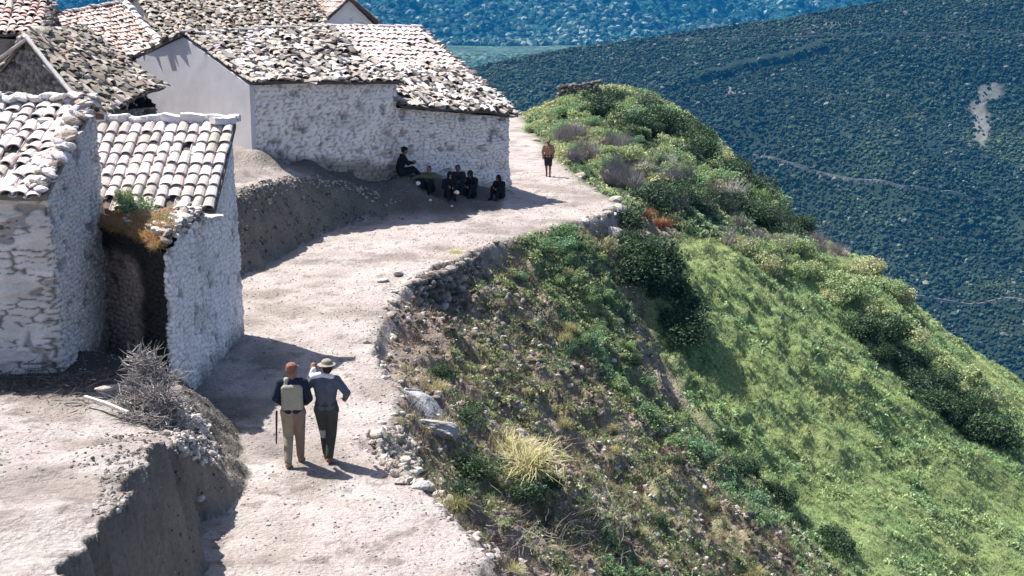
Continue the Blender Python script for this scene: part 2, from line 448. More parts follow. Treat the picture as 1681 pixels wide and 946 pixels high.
nn = fbm(HX * .012, HY * .012, 151)
HC = np.zeros(HX.shape + (3,)) + np.array([.016, .030, .020]); HC = mixc(HC, np.array([.026, .042, .024]), sstep(.4, .7, nn))
hpx, hpy = to_px(HX, HY, HZ)
scar = np.zeros(HX.shape)
for cx, cy, rx, ry in ((1625, 150, 20, 14), (1605, 175, 14, 12), (1612, 205, 13, 32), (1597, 70, 8, 10), (1558, 266, 12, 5), (1300, 62, 40, 3), (1215, 78, 30, 4), (1360, 42, 45, 3), (1205, 148, 16, 7), (1380, 38, 30, 3)):
    dd = ((hpx - cx) / rx) ** 2 + ((hpy - cy) / ry) ** 2 + (vn(hpx * .22, hpy * .22, 5) - .5) * 1.2
    scar = np.maximum(scar, sstep(1.3, .7, dd))
clf = 1247 + (HX - 153) * .34 - HY
HC = mixc(HC, np.array([.33, .31, .28]), scar * .4)
hill = mesh_np('hillside', np.stack([HX, HY, HZ], -1).reshape(-1, 3), grid_faces(*HX.shape), M_far, HC.reshape(-1, 3), smooth=True)
tag(hill, 'scrub covered hillside across the valley', kind='structure')
# scrub growing on it
n = 125000
sx = rng.uniform(-120, 760, n); sy = rng.uniform(820, 1400, n)
sz = zhill(sx, sy)
ppx, ppy = to_px(sx, sy, sz)
sc_at = np.zeros(n)
for cx, cy, rx, ry in ((1625, 150, 22, 16), (1605, 175, 16, 14), (1612, 205, 15, 34)):
    sc_at = np.maximum(sc_at, (((ppx - cx) / rx) ** 2 + ((ppy - cy) / ry) ** 2 < 1.1).astype(float) * (rng.random(n) < .8))
k = (ppx > 640) & (ppx < 1900) & (ppy < 760) & (sc_at < .5) & (np.abs(1253 + (sx - 153) * .34 - sy - 4 + 8 * fbm(sx * .08, sy * .08, 9)) > 4.5 * np.exp(-((sx - 215) / 75.) ** 4)) & (fbm(sx * .02, sy * .02, 161) > .12)
sx, sy, sz = sx[k], sy[k], sz[k]; n = len(sx)
cn = fbm(sx * .015, sy * .015, 163)
cols = np.array([.023, .040, .025])[None] * rng.uniform(.4, 1.9, (n, 1)) + np.array([.03, .03, .0])[None] * (sstep(.5, .7, cn) * rng.random(n))[:, None]
cols = cols * (.72 + .6 * fbm(sx * .006, sy * .006, 165))[:, None]
k2 = rng.random(n) < .035; cols[k2] = np.array([.16, .17, .13])
S = (.6 + .8 * rng.random(n) + 1.6 * rng.random(n) ** 6)[:, None] * np.array([[1, 1, .95]])
Vv, Ff, Cv = scatter([ico(0, .3, s) for s in range(5)], np.stack([sx, sy, sz + .4], 1), S, rots(n, .3), cols)
o = mesh_np('scrub', Vv, Ff, M_far, Cv)
tag(o, 'dark green scrub covering the far hillside', 'scrub', kind='stuff')
# dirt roads across the hillside
def far_road(pts, Y0, wdt, label):
    # walk: for each pixel find the hillside point
    P = []
    for px, py in pts:
        Ys = np.linspace(800, 1345, 900)
        xs = []; a, dy, dz = ray(px, py)
        X_ = a * Ys / dy; Z_ = CAM_H + dz * Ys / dy
        dzv = Z_ - zhill(X_, Ys)
        i = np.argmax(dzv < 0) if (dzv < 0).any() else 899
        P.append((X_[i], Ys[i]))
    P = np.array(P)
    s = np.linspace(0, len(P) - 1, 160); xs = np.interp(s, range(len(P)), P[:, 0]); ys = np.interp(s, range(len(P)), P[:, 1])
    Vr = []
    for sgn in (-2.2, -1, 1, 2.2):
        yy = ys + sgn * wdt / 2
        Vr.append(np.stack([xs, yy, zhill(xs, ys) + (1.6 if abs(sgn) < 2 else -3)], 1))
    Vr = np.stack(Vr, 1).reshape(-1, 3)
    o = mesh_np('road', Vr, grid_faces(160, 4), M_far, np.zeros((len(Vr), 3)) + np.array([.27, .25, .22]), smooth=False)
    tag(o, label, kind='structure')
far_road([(1235, 256), (1290, 268), (1350, 286), (1400, 297), (1480, 309), (1540, 318), (1600, 335)], 0, 1.3, 'pale dirt road crossing the lower hillside')
far_road([(1490, 489), (1550, 497), (1620, 500), (1720, 508)], 0, 1.0, 'thin track low on the far hillside')
far_road([(1080, 66), (1200, 66), (1330, 62), (1450, 57), (1560, 57), (1700, 57)], 0, 1.5, 'straight track below the ridge of the far hillside')
# valley plain far behind and blue mountains
fx = np.linspace(-3500, 3500, 90); fy = np.linspace(150, 9000, 120)
FX, FY = np.meshgrid(fx * 3, fy)
FZ = -345 + 0 * FX
o = mesh_np('valley_floor', np.stack([FX, FY, FZ], -1).reshape(-1, 3), grid_faces(*FX.shape), M_far, np.zeros((FX.size, 3)) + np.array([.06, .08, .04]), smooth=True)
tag(o, 'valley floor', kind='structure')
fx = np.linspace(-2600, 2600, 300); fy = np.linspace(2500, 5600, 240)
FX, FY = np.meshgrid(fx, fy)
base = -118 + 8 * fbm(FX * .002, FY * .002, 171)
mount = sstep(3250, 5300, FY + 500 * (fbm(FX * .0007, FY * .0007, 173) - .5)) * (470 + 420 * (fbm(FX * .0011, FY * .0011, 175) - .5)) + (fbm(FX * .006, FY * .006, 177, 5) - .5) * 170 * sstep(3100, 3700, FY)
FZ = base + mount - sstep(2700, 2500, FY) * 230
FC = np.zeros(FX.shape + (3,)) + np.array([.035, .12, .10])
FC = mixc(FC, np.array([.13, .22, .15]), sstep(3500, 3200, FY + 300 * (fbm(FX * .003, FY * .003, 179) - .5)))
o = mesh_np('mountains', np.stack([FX, FY, FZ], -1).reshape(-1, 3), grid_faces(*FX.shape), mat('mountain_scrub', attr=True, n1=(.012, .5), n2=(.11, .95), bump=1, bscale=.1, bdist=30), FC.reshape(-1, 3), smooth=True)
tag(o, 'blue mountains and pale plain beyond the ridge', kind='structure')

n = 42000
sx = rng.uniform(-1500, 1500, n); sy = 3000 + 2300 * rng.random(n) ** 1.3
ix = np.clip(((sx + 2600) / 5200 * 299).astype(int), 0, 299); iy = np.clip(((sy - 2500) / 3100 * 239).astype(int), 0, 239); sz = FZ[iy, ix]
ppx, ppy = to_px(sx, sy, sz); k = (ppx > -100) & (ppx < 1800) & (ppy > -60) & (ppy < 110); sx, sy, sz = sx[k], sy[k], sz[k]; n = len(sx)
cols = np.array([.05, .13, .10])[None] * rng.uniform(.1, 1.2, (n, 1)); k2 = rng.random(n) < .22; cols[k2] = np.array([.30, .38, .34]) * rng.uniform(.4, 1.2, (k2.sum(), 1))
Vv, Ff, Cv = scatter([ico(0, .3, s + 90) for s in range(4)], np.stack([sx, sy, sz], 1), rng.uniform(4, 11, n)[:, None] * np.array([[1.2, 1, 1]]), rots(n, .3), cols)
tag(mesh_np('far_woods', Vv, Ff, M_far, Cv), 'woods and pale clearings on the blue mountains', 'woods', kind='stuff')
# air
import bmesh
def box_mesh(name, lo, hi):
    bm = bmesh.new(); bmesh.ops.create_cube(bm, size=1)
    for v in bm.verts:
        v.co = [(lo[i] + hi[i]) / 2 + v.co[i] * (hi[i] - lo[i]) for i in range(3)]
    me = bpy.data.meshes.new(name); bm.to_mesh(me); bm.free()
    ob = bpy.data.objects.new(name, me); COL.objects.link(ob); return ob
HAZE = 1.75e-4
if HAZE:
    hz = box_mesh('haze', (-10600, -60, -347), (10600, 9050, 720))
    mh = bpy.data.materials.new('haze'); mh.use_nodes = True
    N = mh.node_tree.nodes; N.clear()
    ou = N.new('ShaderNodeOutputMaterial'); pv = N.new('ShaderNodeVolumePrincipled')
    pv.inputs['Color'].default_value = (.006, .18, .46, 1); pv.inputs['Density'].default_value = HAZE
    pv.inputs['Anisotropy'].default_value = 0.0
    mh.node_tree.links.new(pv.outputs[0], ou.inputs['Volume'])
    hz.data.materials.append(mh)
    tag(hz, 'blue air over the valley', kind='stuff')

# ------------------------------------------------------------------ houses
def voro(u, v, cu, cv, seed):
    """running-bond voronoi: F2-F1 and a random value of the nearest stone"""
    gj = np.floor(v / cv)
    best = np.full(u.shape, 9e9); sec = best.copy(); rid = np.zeros(u.shape)
    for dj in (-1, 0, 1):
        j = gj + dj
        sh = hsh(j, j * 0 + 7, seed) * cu
        gi = np.floor((u + sh) / cu)
        for di in (-1, 0, 1):
            i = gi + di
            cx = (i + .2 + .6 * hsh(i, j, seed + 1)) * cu - sh
            cy = (j + .25 + .5 * hsh(i, j, seed + 2)) * cv
            d = np.hypot((u - cx) / cu, (v - cy) / cv)
            r = hsh(i, j, seed + 3)
            nb = d < best
            sec = np.where(nb, best, np.minimum(sec, d))
            rid = np.where(nb, r, rid); best = np.where(nb, d, best)
    return sec - best, rid

def shell(name, parent, pts, topf, zbot, res, depth, mat_, colf, cu=.36, cv=.17, seed=1, batter=.0, rnd=.12, lump=.06, mortar=.5, ztop_ref=4.0, crack=0):
    """closed outer wall of a building: pts counter-clockwise, rubble relief of the given depth"""
    P = []; S = []; n = len(pts); s = 0
    for i in range(n):
        a = np.array(pts[i]); b = np.array(pts[(i + 1) % n]); L_ = np.hypot(*(b - a)); k = max(2, int(L_ / res))
        for t in range(k): P.append(a + (b - a) * t / k); S.append(s + L_ * t / k)
        s += L_
    P = np.array(P); S = np.array(S)
    kk = max(1, int(rnd / res))
    Q = sum(np.roll(P, d, 0) for d in range(-kk, kk + 1)) / (2 * kk + 1)
    T = np.roll(Q, -1, 0) - np.roll(Q, 1, 0); T /= np.linalg.norm(T, axis=1)[:, None] + 1e-9
    Nn = np.stack([T[:, 1], -T[:, 0]], 1)
    top = topf(Q[:, 0], Q[:, 1])
    nz_ = int((top.max() - zbot) / res) + 2
    K = np.arange(nz_) / (nz_ - 1)
    Z = zbot + (top[None] - zbot) * K[:, None]
    SS = np.repeat(S[None], nz_, 0)
    f, rid = voro(SS + .12 * (fbm(SS * 2, Z * 2, seed + 50) - .5) * 2, Z + .10 * (fbm(SS * 2.5, Z * 2.5, seed + 60) - .5) * 2, cu, cv, seed)
    if crack:
        f2, rid2 = voro(SS + .05 * (fbm(SS * 4, Z * 4, seed + 51) - .5), Z + .05 * (fbm(SS * 4, Z * 4, seed + 61) - .5), .17, .085, seed + 7)
        kk_ = SS > crack; f = np.where(kk_, f2, f); rid = np.where(kk_, rid2, rid)
    body = sstep(0, .38, f)
    if crack:   # thick lime coat: only parts of the joints show, mostly the level ones
        body = np.where(SS > crack, body, sstep(0, .16, f))
        hide = np.maximum(sstep(.36, .5, fbm(SS * 1.4, Z * 4.5, seed + 90)), sstep(crack - .2, crack, SS))
        body = 1 - (1 - body) * hide
        f = np.where(hide > .5, f, np.maximum(f, .3 * (1 - hide)))
    D = depth * (body - 1) + depth * .9 * (rid - .5) * body + lump * (fbm(SS * .9, Z * .9, seed + 70) - .5) * 2 + depth * .5 * (fbm(SS * 9, Z * 9, seed + 80) - .5)
    pit = sstep(.70, .76, fbm(SS * 3.3, Z * 4.1, seed + 95, 2))
    D = D - pit * depth * 1.2
    D = D + batter * (ztop_ref - Z)
    X = Q[None, :, 0] + Nn[None, :, 0] * D; Y = Q[None, :, 1] + Nn[None, :, 1] * D
    m = X.shape[1]
    i = np.arange(nz_ - 1)[:, None] * m; j = np.arange(m)[None]; j2 = (j + 1) % m
    F = np.stack([(i + j), (i + j2), (i + m + j2), (i + m + j)], -1).reshape(-1, 4)
    C = colf(X, Y, Z, SS, rid) * (1 - mortar * (1 - sstep(0, .22, f)))[..., None] * (1 - .45 * pit)[..., None]  # dirty joints; joints and pits darkened further to paint shade into the relief
    o = mesh_np(name, np.stack([X, Y, Z], -1).reshape(-1, 3), F, mat_, C.reshape(-1, 3), smooth=True)
    if parent: keep_parent(o, parent)
    return o
def white(X, Y, Z, S, rid, base=(.67, .62, .575), zlow=None):
    c = np.zeros(X.shape + (3,)) + np.array(base)
    c = c * (.92 + .10 * rid)[..., None]
    st = sstep(.60, .74, fbm(S * 1.1, Z * 1.6, 301))
    c = mixc(c, np.array([.42, .38, .33]), st * .35)
    if zlow is not None:
        c = mixc(c, np.array([.26, .225, .19]), sstep(.55, .05, Z - zlow + .5 * (fbm(S * 1.7, Z, 303) - .5)) * .8)
    return c

def tile_proto(K=6, w0=1.0, w1=.82, th=.10, rise=.62, curl=0):
    """one curved clay tile: unit width and length, mouth at y=0 facing down the slope"""
    V = []
    for yy, w_ in ((0, w0), (1, w1)):
        for r in (1, 1 - th * 2):
            for k in range(K + 1):
                a = math.pi * k / K
                V.append((-math.cos(a) * .5 * w_ * r, yy, math.sin(a) * rise * w_ * r * .5 + .06 * (1 - yy)))
    V = np.array(V); n = K + 1; F = []
    for k in range(K):
        F.append((k, k + 1, 2 * n + k + 1, 2 * n + k))
        F.append((n + k + 1, n + k, 3 * n + k, 3 * n + k + 1))
        F.append((k + 1, k, n + k, n + k + 1))
        F.append((2 * n + k, 2 * n + k + 1, 3 * n + k + 1, 3 * n + k))
    F.append((0, 2 * n, 3 * n, n)); F.append((K, n + K, 3 * n + K, 2 * n + K))
    return V, np.array(F)
def slab_proto(seed):
    V = np.array([(-.5, 0, 0), (.5, 0, 0), (.42, 1, 0), (-.45, 1, 0), (-.5, 0, .16), (.5, 0, .16), (.42, 1, .13), (-.45, 1, .13)], float)
    r = np.random.default_rng(seed); V = V + r.uniform(-.09, .09, V.shape)
    F = np.array([(0, 3, 2, 1), (4, 5, 6, 7), (0, 1, 5, 4), (1, 2, 6, 5), (2, 3, 7, 6), (3, 0, 4, 7)])
    return V, F
TILES = [tile_proto(), tile_proto(6, 1.05, .85, .1, .5), tile_proto(6, .95, .8, .12, .72)]
CHAN = (lambda p: (p[0] * np.array([1, 1, -1]) + np.array([0, 0, .0]), p[1][:, ::-1]))(tile_proto(5, .9, 1.0, .1, .5))
SLABS = [slab_proto(s) for s in range(5)]
PAL_L = np.array([(.66, .59, .56), (.62, .52, .48), (.72, .67, .65), (.52, .46, .43), (.68, .60, .57)])
PAL_P = np.array([(.50, .36, .31), (.56, .46, .42), (.62, .55, .52), (.42, .29, .25), (.46, .38, .33)])
PAL_M = .92 * np.array([(.42, .37, .32), (.52, .47, .43), (.28, .25, .22), (.62, .58, .55), (.20, .175, .155), (.40, .33, .28), (.33, .30, .26), (.68, .65, .63)])
PAL_D = np.array([(.26, .23, .19), (.32, .28, .23), (.20, .175, .14), (.38, .34, .30), (.33, .25, .20), (.25, .23, .18), (.15, .13, .11), (.44, .39, .35)])
def roof(parent, c00, c10, c01, c11, pitch, expo, pal, mess=0.0, sag=.05, name='roof', slabs=0.0, chan=True, seed=0, lim=None, deckcol=(.10, .085, .07), lift=.03, stones=0):
    """tiled slope on the patch c00-c10 (eave) to c01-c11 (ridge); a deck with tiles laid on it, one mesh"""
    g = np.random.default_rng(seed + 900)
    c = [np.array(q_, float) for q_ in (c00, c10, c01, c11)]
    def bl(u, v):
        u = np.asarray(u, float)[..., None]; v = np.asarray(v, float)[..., None]
        p = (c[0] * (1 - u) + c[1] * u) * (1 - v) + (c[2] * (1 - u) + c[3] * u) * v
        s_ = sag * (fbm(u[..., 0] * 3.1 + seed, v[..., 0] * 2.3, 401 + seed) - .5) * 2
        p[..., 2] += s_ * 1.0
        return p
    Lu = (np.linalg.norm(c[1] - c[0]) + np.linalg.norm(c[3] - c[2])) / 2; Lv = (np.linalg.norm(c[2] - c[0]) + np.linalg.norm(c[3] - c[1])) / 2
    nu = max(2, int(round(Lu / pitch))); nv = max(2, int(round(Lv / expo)))
    # deck
    a, b = np.meshgrid(np.linspace(0, 1, nu + 1), np.linspace(0.01, 1, nv + 1))
    top = bl(a, b); bot = top - np.array([0, 0, .09])
    m = a.size; F1 = grid_faces(*a.shape); F2 = F1[:, ::-1] + m
    ring = np.concatenate([np.arange(nu + 1), (np.arange(1, nv + 1)) * (nu + 1) + nu, nv * (nu + 1) + np.arange(nu - 1, -1, -1), np.arange(nv - 1, 0, -1) * (nu + 1)])
    r2 = np.roll(ring, -1); F3 = np.stack([ring, ring + m, r2 + m, r2], 1)
    V = [top.reshape(-1, 3), bot.reshape(-1, 3)]; F = [F1, F2, F3]; C = [np.zeros((2 * m, 3)) + np.array(deckcol)]
    off = 2 * m
    def lay(protos, U, Vv, sx_, sy_, sz_, hgt, yaw, colr, tiltj, pitchup=0.05):
        nonlocal off
        n = len(U)
        p = bl(U, Vv); e = 1e-3
        du = bl(U + e, Vv) - bl(U - e, Vv); dv = bl(U, Vv + e) - bl(U, Vv - e)
        yv = dv / np.linalg.norm(dv, axis=1)[:, None]
        xv = du - (du * yv).sum(1)[:, None] * yv; xv /= np.linalg.norm(xv, axis=1)[:, None]
        zv = np.cross(xv, yv)
        cy, sy_a = np.cos(yaw)[:, None], np.sin(yaw)[:, None]
        x2 = xv * cy + yv * sy_a; y2 = yv * cy - xv * sy_a
        # each tile tips up a little over the one below, plus random tilt
        t1 = g.normal(0, tiltj, n)[:, None] - pitchup
        y3_ = y2 * np.cos(t1) + zv * np.sin(t1); z3 = np.cross(x2, y3_)
        t2 = g.normal(0, tiltj, n)[:, None]
        x4 = x2 * np.cos(t2) + z3 * np.sin(t2); z4 = np.cross(x4, y3_)
        Rm = np.stack([x4, y3_, z4], -1)
        p = p + zv * np.asarray(hgt)[:, None]
        Vx, Fx, Cx = scatter(protos, p, np.stack([sx_, sy_, sz_], 1), Rm, colr, g=g)
        V.append(Vx); F.append(Fx + off); C.append(Cx); off += len(Vx)
    iu, iv = np.meshgrid(np.arange(nu), np.arange(nv)); iu = iu.ravel(); iv = iv.ravel()
    n = len(iu)
    lv = 1 / nv
    U = (iu + .5) / nu + g.normal(0, mess * .18 / nu, n) + (g.random(nu)[iu] - .5) * .15 / nu
    W = iv / nv - .12 * lv + g.normal(0, mess * .22 * lv, n) + (g.random(nu)[iu] - .5) * .3 * lv * (.4 + mess)
    keep = g.random(n) > mess * .10
    if lim is not None: keep &= lim(np.clip(U, 0, 1), np.clip(W, 0, 1))
    issl = g.random(n) < slabs
    wdt = pitch * g.uniform(.86, 1.0, n) * (1 + mess * g.uniform(-.1, .25, n)); ln = expo * 1.28 * (1 + mess * g.uniform(-.35, .25, n))
    pc = pal[g.integers(0, len(pal), n)] * g.uniform(.82, 1.15, (n, 1))
    colp = mixc(pc, np.array([.30, .28, .22]), sstep(.55, .7, fbm(U * 9 + seed, W * 7, 431)) * .5)
    k = keep & ~issl
    lay(TILES, U[k], W[k], wdt[k], ln[k], np.full(k.sum(), pitch * .95), np.full(k.sum(), lift) + mess * g.uniform(0, .04, k.sum()), g.normal(0, .02 + mess * .16, k.sum()), colp[k], .015 + mess * .06)
    k = keep & issl
    if k.any():
        lay(SLABS, U[k], W[k], pitch * g.uniform(.8, 1.9, k.sum()), expo * g.uniform(.8, 1.4, k.sum()), np.full(k.sum(), .22) * g.uniform(.7, 1.6, k.sum()), g.uniform(.0, .07, k.sum()), g.normal(0, .5, k.sum()), colp[k], .12)
    if chan:
        k = keep
        Uc = np.clip(iu / nu + g.normal(0, mess * .1 / nu, n), .004, .996)
        lay([CHAN], Uc[k], W[k] - .06 * lv, pitch * .62 + 0 * ln[k], ln[k], np.full(k.sum(), pitch * .6), np.full(k.sum(), lift + .035), g.normal(0, .02, k.sum()), colp[k] * .75, .01)
    if stones:
        ns = stones
        lay([ico(0, .22, s, (1, .8, .5)) for s in range(4)], g.random(ns), g.random(ns), g.uniform(.06, .17, ns), g.uniform(.06, .15, ns), g.uniform(.06, .13, ns), g.uniform(.07, .13, ns), g.uniform(0, 6, ns), pal[g.integers(0, len(pal), ns)] * g.uniform(.9, 1.4, (ns, 1)), .3)
    o = mesh_np(name, np.concatenate(V), F, M_tile, np.concatenate(C))
    keep_parent(o, parent)
    return o
def ridge_caps(parent, a, b, w_=.24, col=(.72, .69, .66), seed=0, messy=.03, name='ridge_cap', step=.36):
    """mortared row of cap tiles along the line a-b"""
    g = np.random.default_rng(seed)
    a = np.array(a, float); b = np.array(b, float); L_ = np.linalg.norm(b - a); n = max(2, int(L_ / step))
    t = (np.arange(n) / n); P = a + (b - a) * t[:, None] + g.normal(0, messy, (n, 3)) * np.array([.5, .5, .6])
    y = (b - a) / L_; x = np.cross(y, [0, 0, 1]); x /= np.linalg.norm(x); z = np.cross(x, y)
    Rm = np.repeat(np.stack([x, y, z], -1)[None], n, 0)
    Cc = np.array(col) * g.uniform(.8, 1.1, (n, 1))
    Vx, Fx, Cx = scatter([tile_proto(6, 1, .9, .14, .8)], P, np.stack([np.full(n, w_), np.full(n, step * 1.15), np.full(n, w_)], 1) * g.uniform(.88, 1.12, (n, 3)), Rm, Cc)
    o = mesh_np(name, Vx, Fx, M_tile, Cx); keep_parent(o, parent); return o
def bar(parent, name, a, b, w_, h_, col, mat_=None, seed=0, bend=.02):
    """a hewn beam or board: squared section along a slightly bent line"""
    g = np.random.default_rng(seed)
    a = np.array(a, float); b = np.array(b, float); n = 9
    y = (b - a) / np.linalg.norm(b - a); x = np.cross(y, [0, 0, 1.]); x /= np.linalg.norm(x); z = np.cross(x, y)
    V = []
    ph = g.uniform(0, 6)
    for i in range(n):
        t = i / (n - 1); c_ = a + (b - a) * t + x * math.sin(t * 4 + ph) * bend + z * math.sin(t * 3 + ph * 2) * bend
        for sx_, sz_ in ((-.5, -.5), (-.15, -.58), (.5, -.5), (.56, .1), (.5, .5), (0, .6), (-.5, .5), (-.55, 0)):
            V.append(c_ + x * sx_ * w_ * g.uniform(.9, 1.1) + z * sz_ * h_ * g.uniform(.9, 1.1))
    V = np.array(V); F = []
    for i in range(n - 1):
        for k in range(8):
            F.append((i * 8 + k, i * 8 + (k + 1) % 8, (i + 1) * 8 + (k + 1) % 8, (i + 1) * 8 + k))
    E = [np.array(F)[:, ::-1], np.array([list(range(8)), list(range(n * 8 - 1, n * 8 - 9, -1))])]
    o = mesh_np(name, V, E, mat_ or M_wood, np.zeros((len(V), 3)) + np.array(col))
    if parent: keep_parent(o, parent)
    return o
def rubble(parent, name, P, smin, smax, pal, seed=0, squash=(1, .85, .55), tilt=.35, mat_=None):
    g = np.random.default_rng(seed); P = np.asarray(P, float); n = len(P)
    s = g.uniform(smin, smax, n) ** 1.0
    pal = np.array(pal)
    Vx, Fx, Cx = scatter([ico(1 if smax > .12 else 0, .10 if smax > .12 else .22, 11 + k, squash) for k in range(6)], P, s, rots(n, tilt, g), pal[g.integers(0, len(pal), n)] * g.uniform(.75, 1.2, (n, 1)), g=g)
    o = mesh_np(name, Vx, Fx, mat_ or M_stone, Cx)
    if parent: keep_parent(o, parent)
    return o
PAL_ST = [(.50, .46, .42), (.40, .36, .31), (.58, .55, .52), (.34, .30, .26), (.47, .42, .35)]
def vec(px, py, Y): p = atY(px, py, Y); return np.array([p.x, p.y, p.z])

# ---- near stone house, left edge of the frame
nw = vec(88, 600, 24.0)
H1 = empty('stone_house', (nw[0] - 2, 26, 1.0))
tag(H1, 'whitewashed rough stone house nearest the camera at the left edge, with large curved tiles', 'house')
x1 = vec(90, 450, 24.0)[0]; x2 = vec(166, 400, 27.3)[0]
e1 = 4.27; r1 = 5.45
def top1(X, Y): return np.where(Y < 27.3, e1 + (r1 - e1) * np.clip((Y - 24) / 3.3, 0, 1), r1 - (Y - 27.3) * .35) - .03
def col1(X, Y, Z, S, rid):
    c = white(X, Y, Z, S, rid, zlow=.7)
    return c
shell('wall', H1, [(-13.5, 24), (x1, 24.0), (x2, 27.35), (x2, 27.75), (-13.5, 27.75)], top1, -.4, .03, .045, M_wall, col1, cu=.55, cv=.11, seed=3, batter=.035, rnd=.14, mortar=.72, crack=13.5 + x1)
xr = x1 + .05
roof(H1, (-13.6, 23.72, e1 - .06), (xr - .02, 23.72, e1 - .10), (-13.6, 27.4, r1 + .02), (x2 + .02, 27.4, r1), .265, .37, PAL_L, mess=.42, sag=.05, seed=1, slabs=.06, deckcol=(.2, .17, .14))
roof(H1, (x2 + .02, 27.95, r1 - .3), (-13.6, 27.95, r1 - .3), (x2 + .02, 27.4, r1), (-13.6, 27.4, r1), .3, .45, PAL_L, mess=.4, seed=2, slabs=.05)
g = np.random.default_rng(5)
P = []
for t in np.linspace(0, 1, 42):
    for k in range(3):
        P.append((x1 + (x2 - x1) * t - g.uniform(-.04, .26), 23.85 + 3.5 * t + g.normal(0, .04), e1 + (r1 - e1) * t + g.uniform(.02, .16)))
rubble(H1, 'verge_stones', P, .06, .19, [(.66, .60, .57), (.45, .38, .33), (.72, .68, .66), (.30, .25, .21)], seed=3, squash=(1, .75, .35), tilt=.4)
P = [(x, 27.4 + g.normal(0, .08), r1 + .09 + g.normal(0, .03)) for x in np.arange(-13, x2, .13)]
rubble(H1, 'ridge_stones', P, .10, .22, [(.70, .66, .64), (.5, .46, .43), (.76, .73, .71)], seed=4, squash=(1.2, .8, .45), tilt=.25)

# ---- second house: neat tiled lean-to roof, unroofed front with turf on the wall
XR = -6.05
zr2 = vec(280, 201, 30.8)[2]; ze2 = vec(330, 342, 28.0)[2]
xl2 = vec(150, 250, 29.5)[0] - .3
H2 = empty('tiled_house', (-7.5, 28, 0.5))
tag(H2, 'whitewashed house with neat rows of pale curved tiles and a turf topped brown front wall', 'house')
def top2(X, Y):
    s_ = ze2 + (zr2 - ze2) * np.clip((Y - 27.9) / 2.9, 0, 1) - .05
    fr = 3.12 + (fbm(X * 2.2, Y * 2.2, 501) - .5) * .3 - .22 * sstep(26.4, 25.1, Y)
    return np.where(Y < 27.7, fr, s_)
xf2 = vec(276, 500, 25.2)[0]
xp1 = vec(172, 450, 27.35)[0]; LF = math.hypot(xf2 - xp1, 2.1)
def xleft(y): return np.where(y < 27.3, xp1 + (xf2 - .02 - xp1) * (27.3 - y) / 2.1, xl2)
def col2(X, Y, Z, S, rid):
    c = white(X, Y, Z, S, rid, base=(.86, .80, .75), zlow=-.1)
    front = S < LF - .04
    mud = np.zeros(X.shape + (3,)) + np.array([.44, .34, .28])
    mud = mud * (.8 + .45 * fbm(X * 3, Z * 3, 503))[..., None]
    dark = sstep(LF * .55, LF * .68, S + .7 * (fbm(Z * 1.2, X * 1.2, 505) - .5)) + sstep(2.35, 2.75, Z + .5 * (fbm(X * 2, Z, 507) - .5))  # dark rubble at the right end; top band paints shade under the turf
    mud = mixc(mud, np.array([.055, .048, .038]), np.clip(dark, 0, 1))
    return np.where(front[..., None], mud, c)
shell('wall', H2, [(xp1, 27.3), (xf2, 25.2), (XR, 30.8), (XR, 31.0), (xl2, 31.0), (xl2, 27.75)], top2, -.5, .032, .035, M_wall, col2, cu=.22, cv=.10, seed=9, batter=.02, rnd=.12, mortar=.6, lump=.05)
vr = vec(352, 345, 27.9)
roof(H2, (xl2 - .1, 27.85, ze2), (vr[0] + .03, 27.85, ze2), (xl2 - .1, 30.72, zr2 - .02), (XR + .10, 30.72, zr2 - .02), .253, .40, PAL_L * .92, mess=.07, sag=.03, seed=3, deckcol=(.14, .11, .09))
# mortared cap along the top edge
cap = []
gm_ = np.random.default_rng(19)
xc = xl2 - .1
while xc < XR + .05:
    L_ = gm_.uniform(.28, .6); bar(H2, 'mortar_cap', (xc, 30.86 + gm_.normal(0, .02), zr2 + .09 + gm_.normal(0, .015)), (min(xc + L_, XR + .16), 30.86 + gm_.normal(0, .02), zr2 + .07 + gm_.normal(0, .015)), gm_.uniform(.26, .34), gm_.uniform(.12, .19), (.66, .62, .60), M_plaster, int(xc * 10) % 50, .025); xc += L_ * .96
bar(H2, 'mortar_cap', (XR + .02, 30.8, zr2 + .06), (XR - .36, 30.5, zr2 + .06), .26, .13, (.66, .62, .60), M_plaster, 5, .02)
# flat top of the front part: earth slab with rubble and turf
g = np.random.default_rng(8)
XXt, YYt = np.meshgrid(np.linspace(xl2, XR - .02, 60), np.linspace(25.15, 27.95, 50))
xlim = xf2 + (XR - xf2) * (YYt - 25.2) / 5.6
xle = xleft(YYt)
XXt = xle + (xlim - xle) * (XXt - xl2) / (XR - .02 - xl2)
ZZt = top2(XXt, YYt * 0 + 26.5) + .03 + (fbm(XXt * 3, YYt * 3, 511) - .5) * .22 + .13 * sstep(25.6, 26.4, YYt)
m = XXt.size
tt = np.stack([XXt, YYt, ZZt], -1).reshape(-1, 3)
o = mesh_np('earth_top', tt, grid_faces(*XXt.shape), M_ground, np.zeros((m, 3)) + np.array([.22, .15, .09]), smooth=True); keep_parent(o, H2)
P = []
for k in range(330):
    y = g.uniform(25.1, 27.95); t = (y - 25.2) / 5.6; xr_ = xf2 + (XR - xf2) * t
    x = xr_ - abs(g.normal(0, .42)) + .03
    if x < float(xleft(y)) + .05: continue
    P.append((x, y, 3.16 + g.uniform(-.03, .16) + .05 * (y - 26)))
rb_ = rubble(H2, 'rubble_pieces', P, .04, .13, [(.60, .56, .53), (.42, .37, .33), (.68, .66, .64), (.24, .2, .17)], seed=12, squash=(1, .8, .4), tilt=.4)
rb_['kind'] = 'stuff'
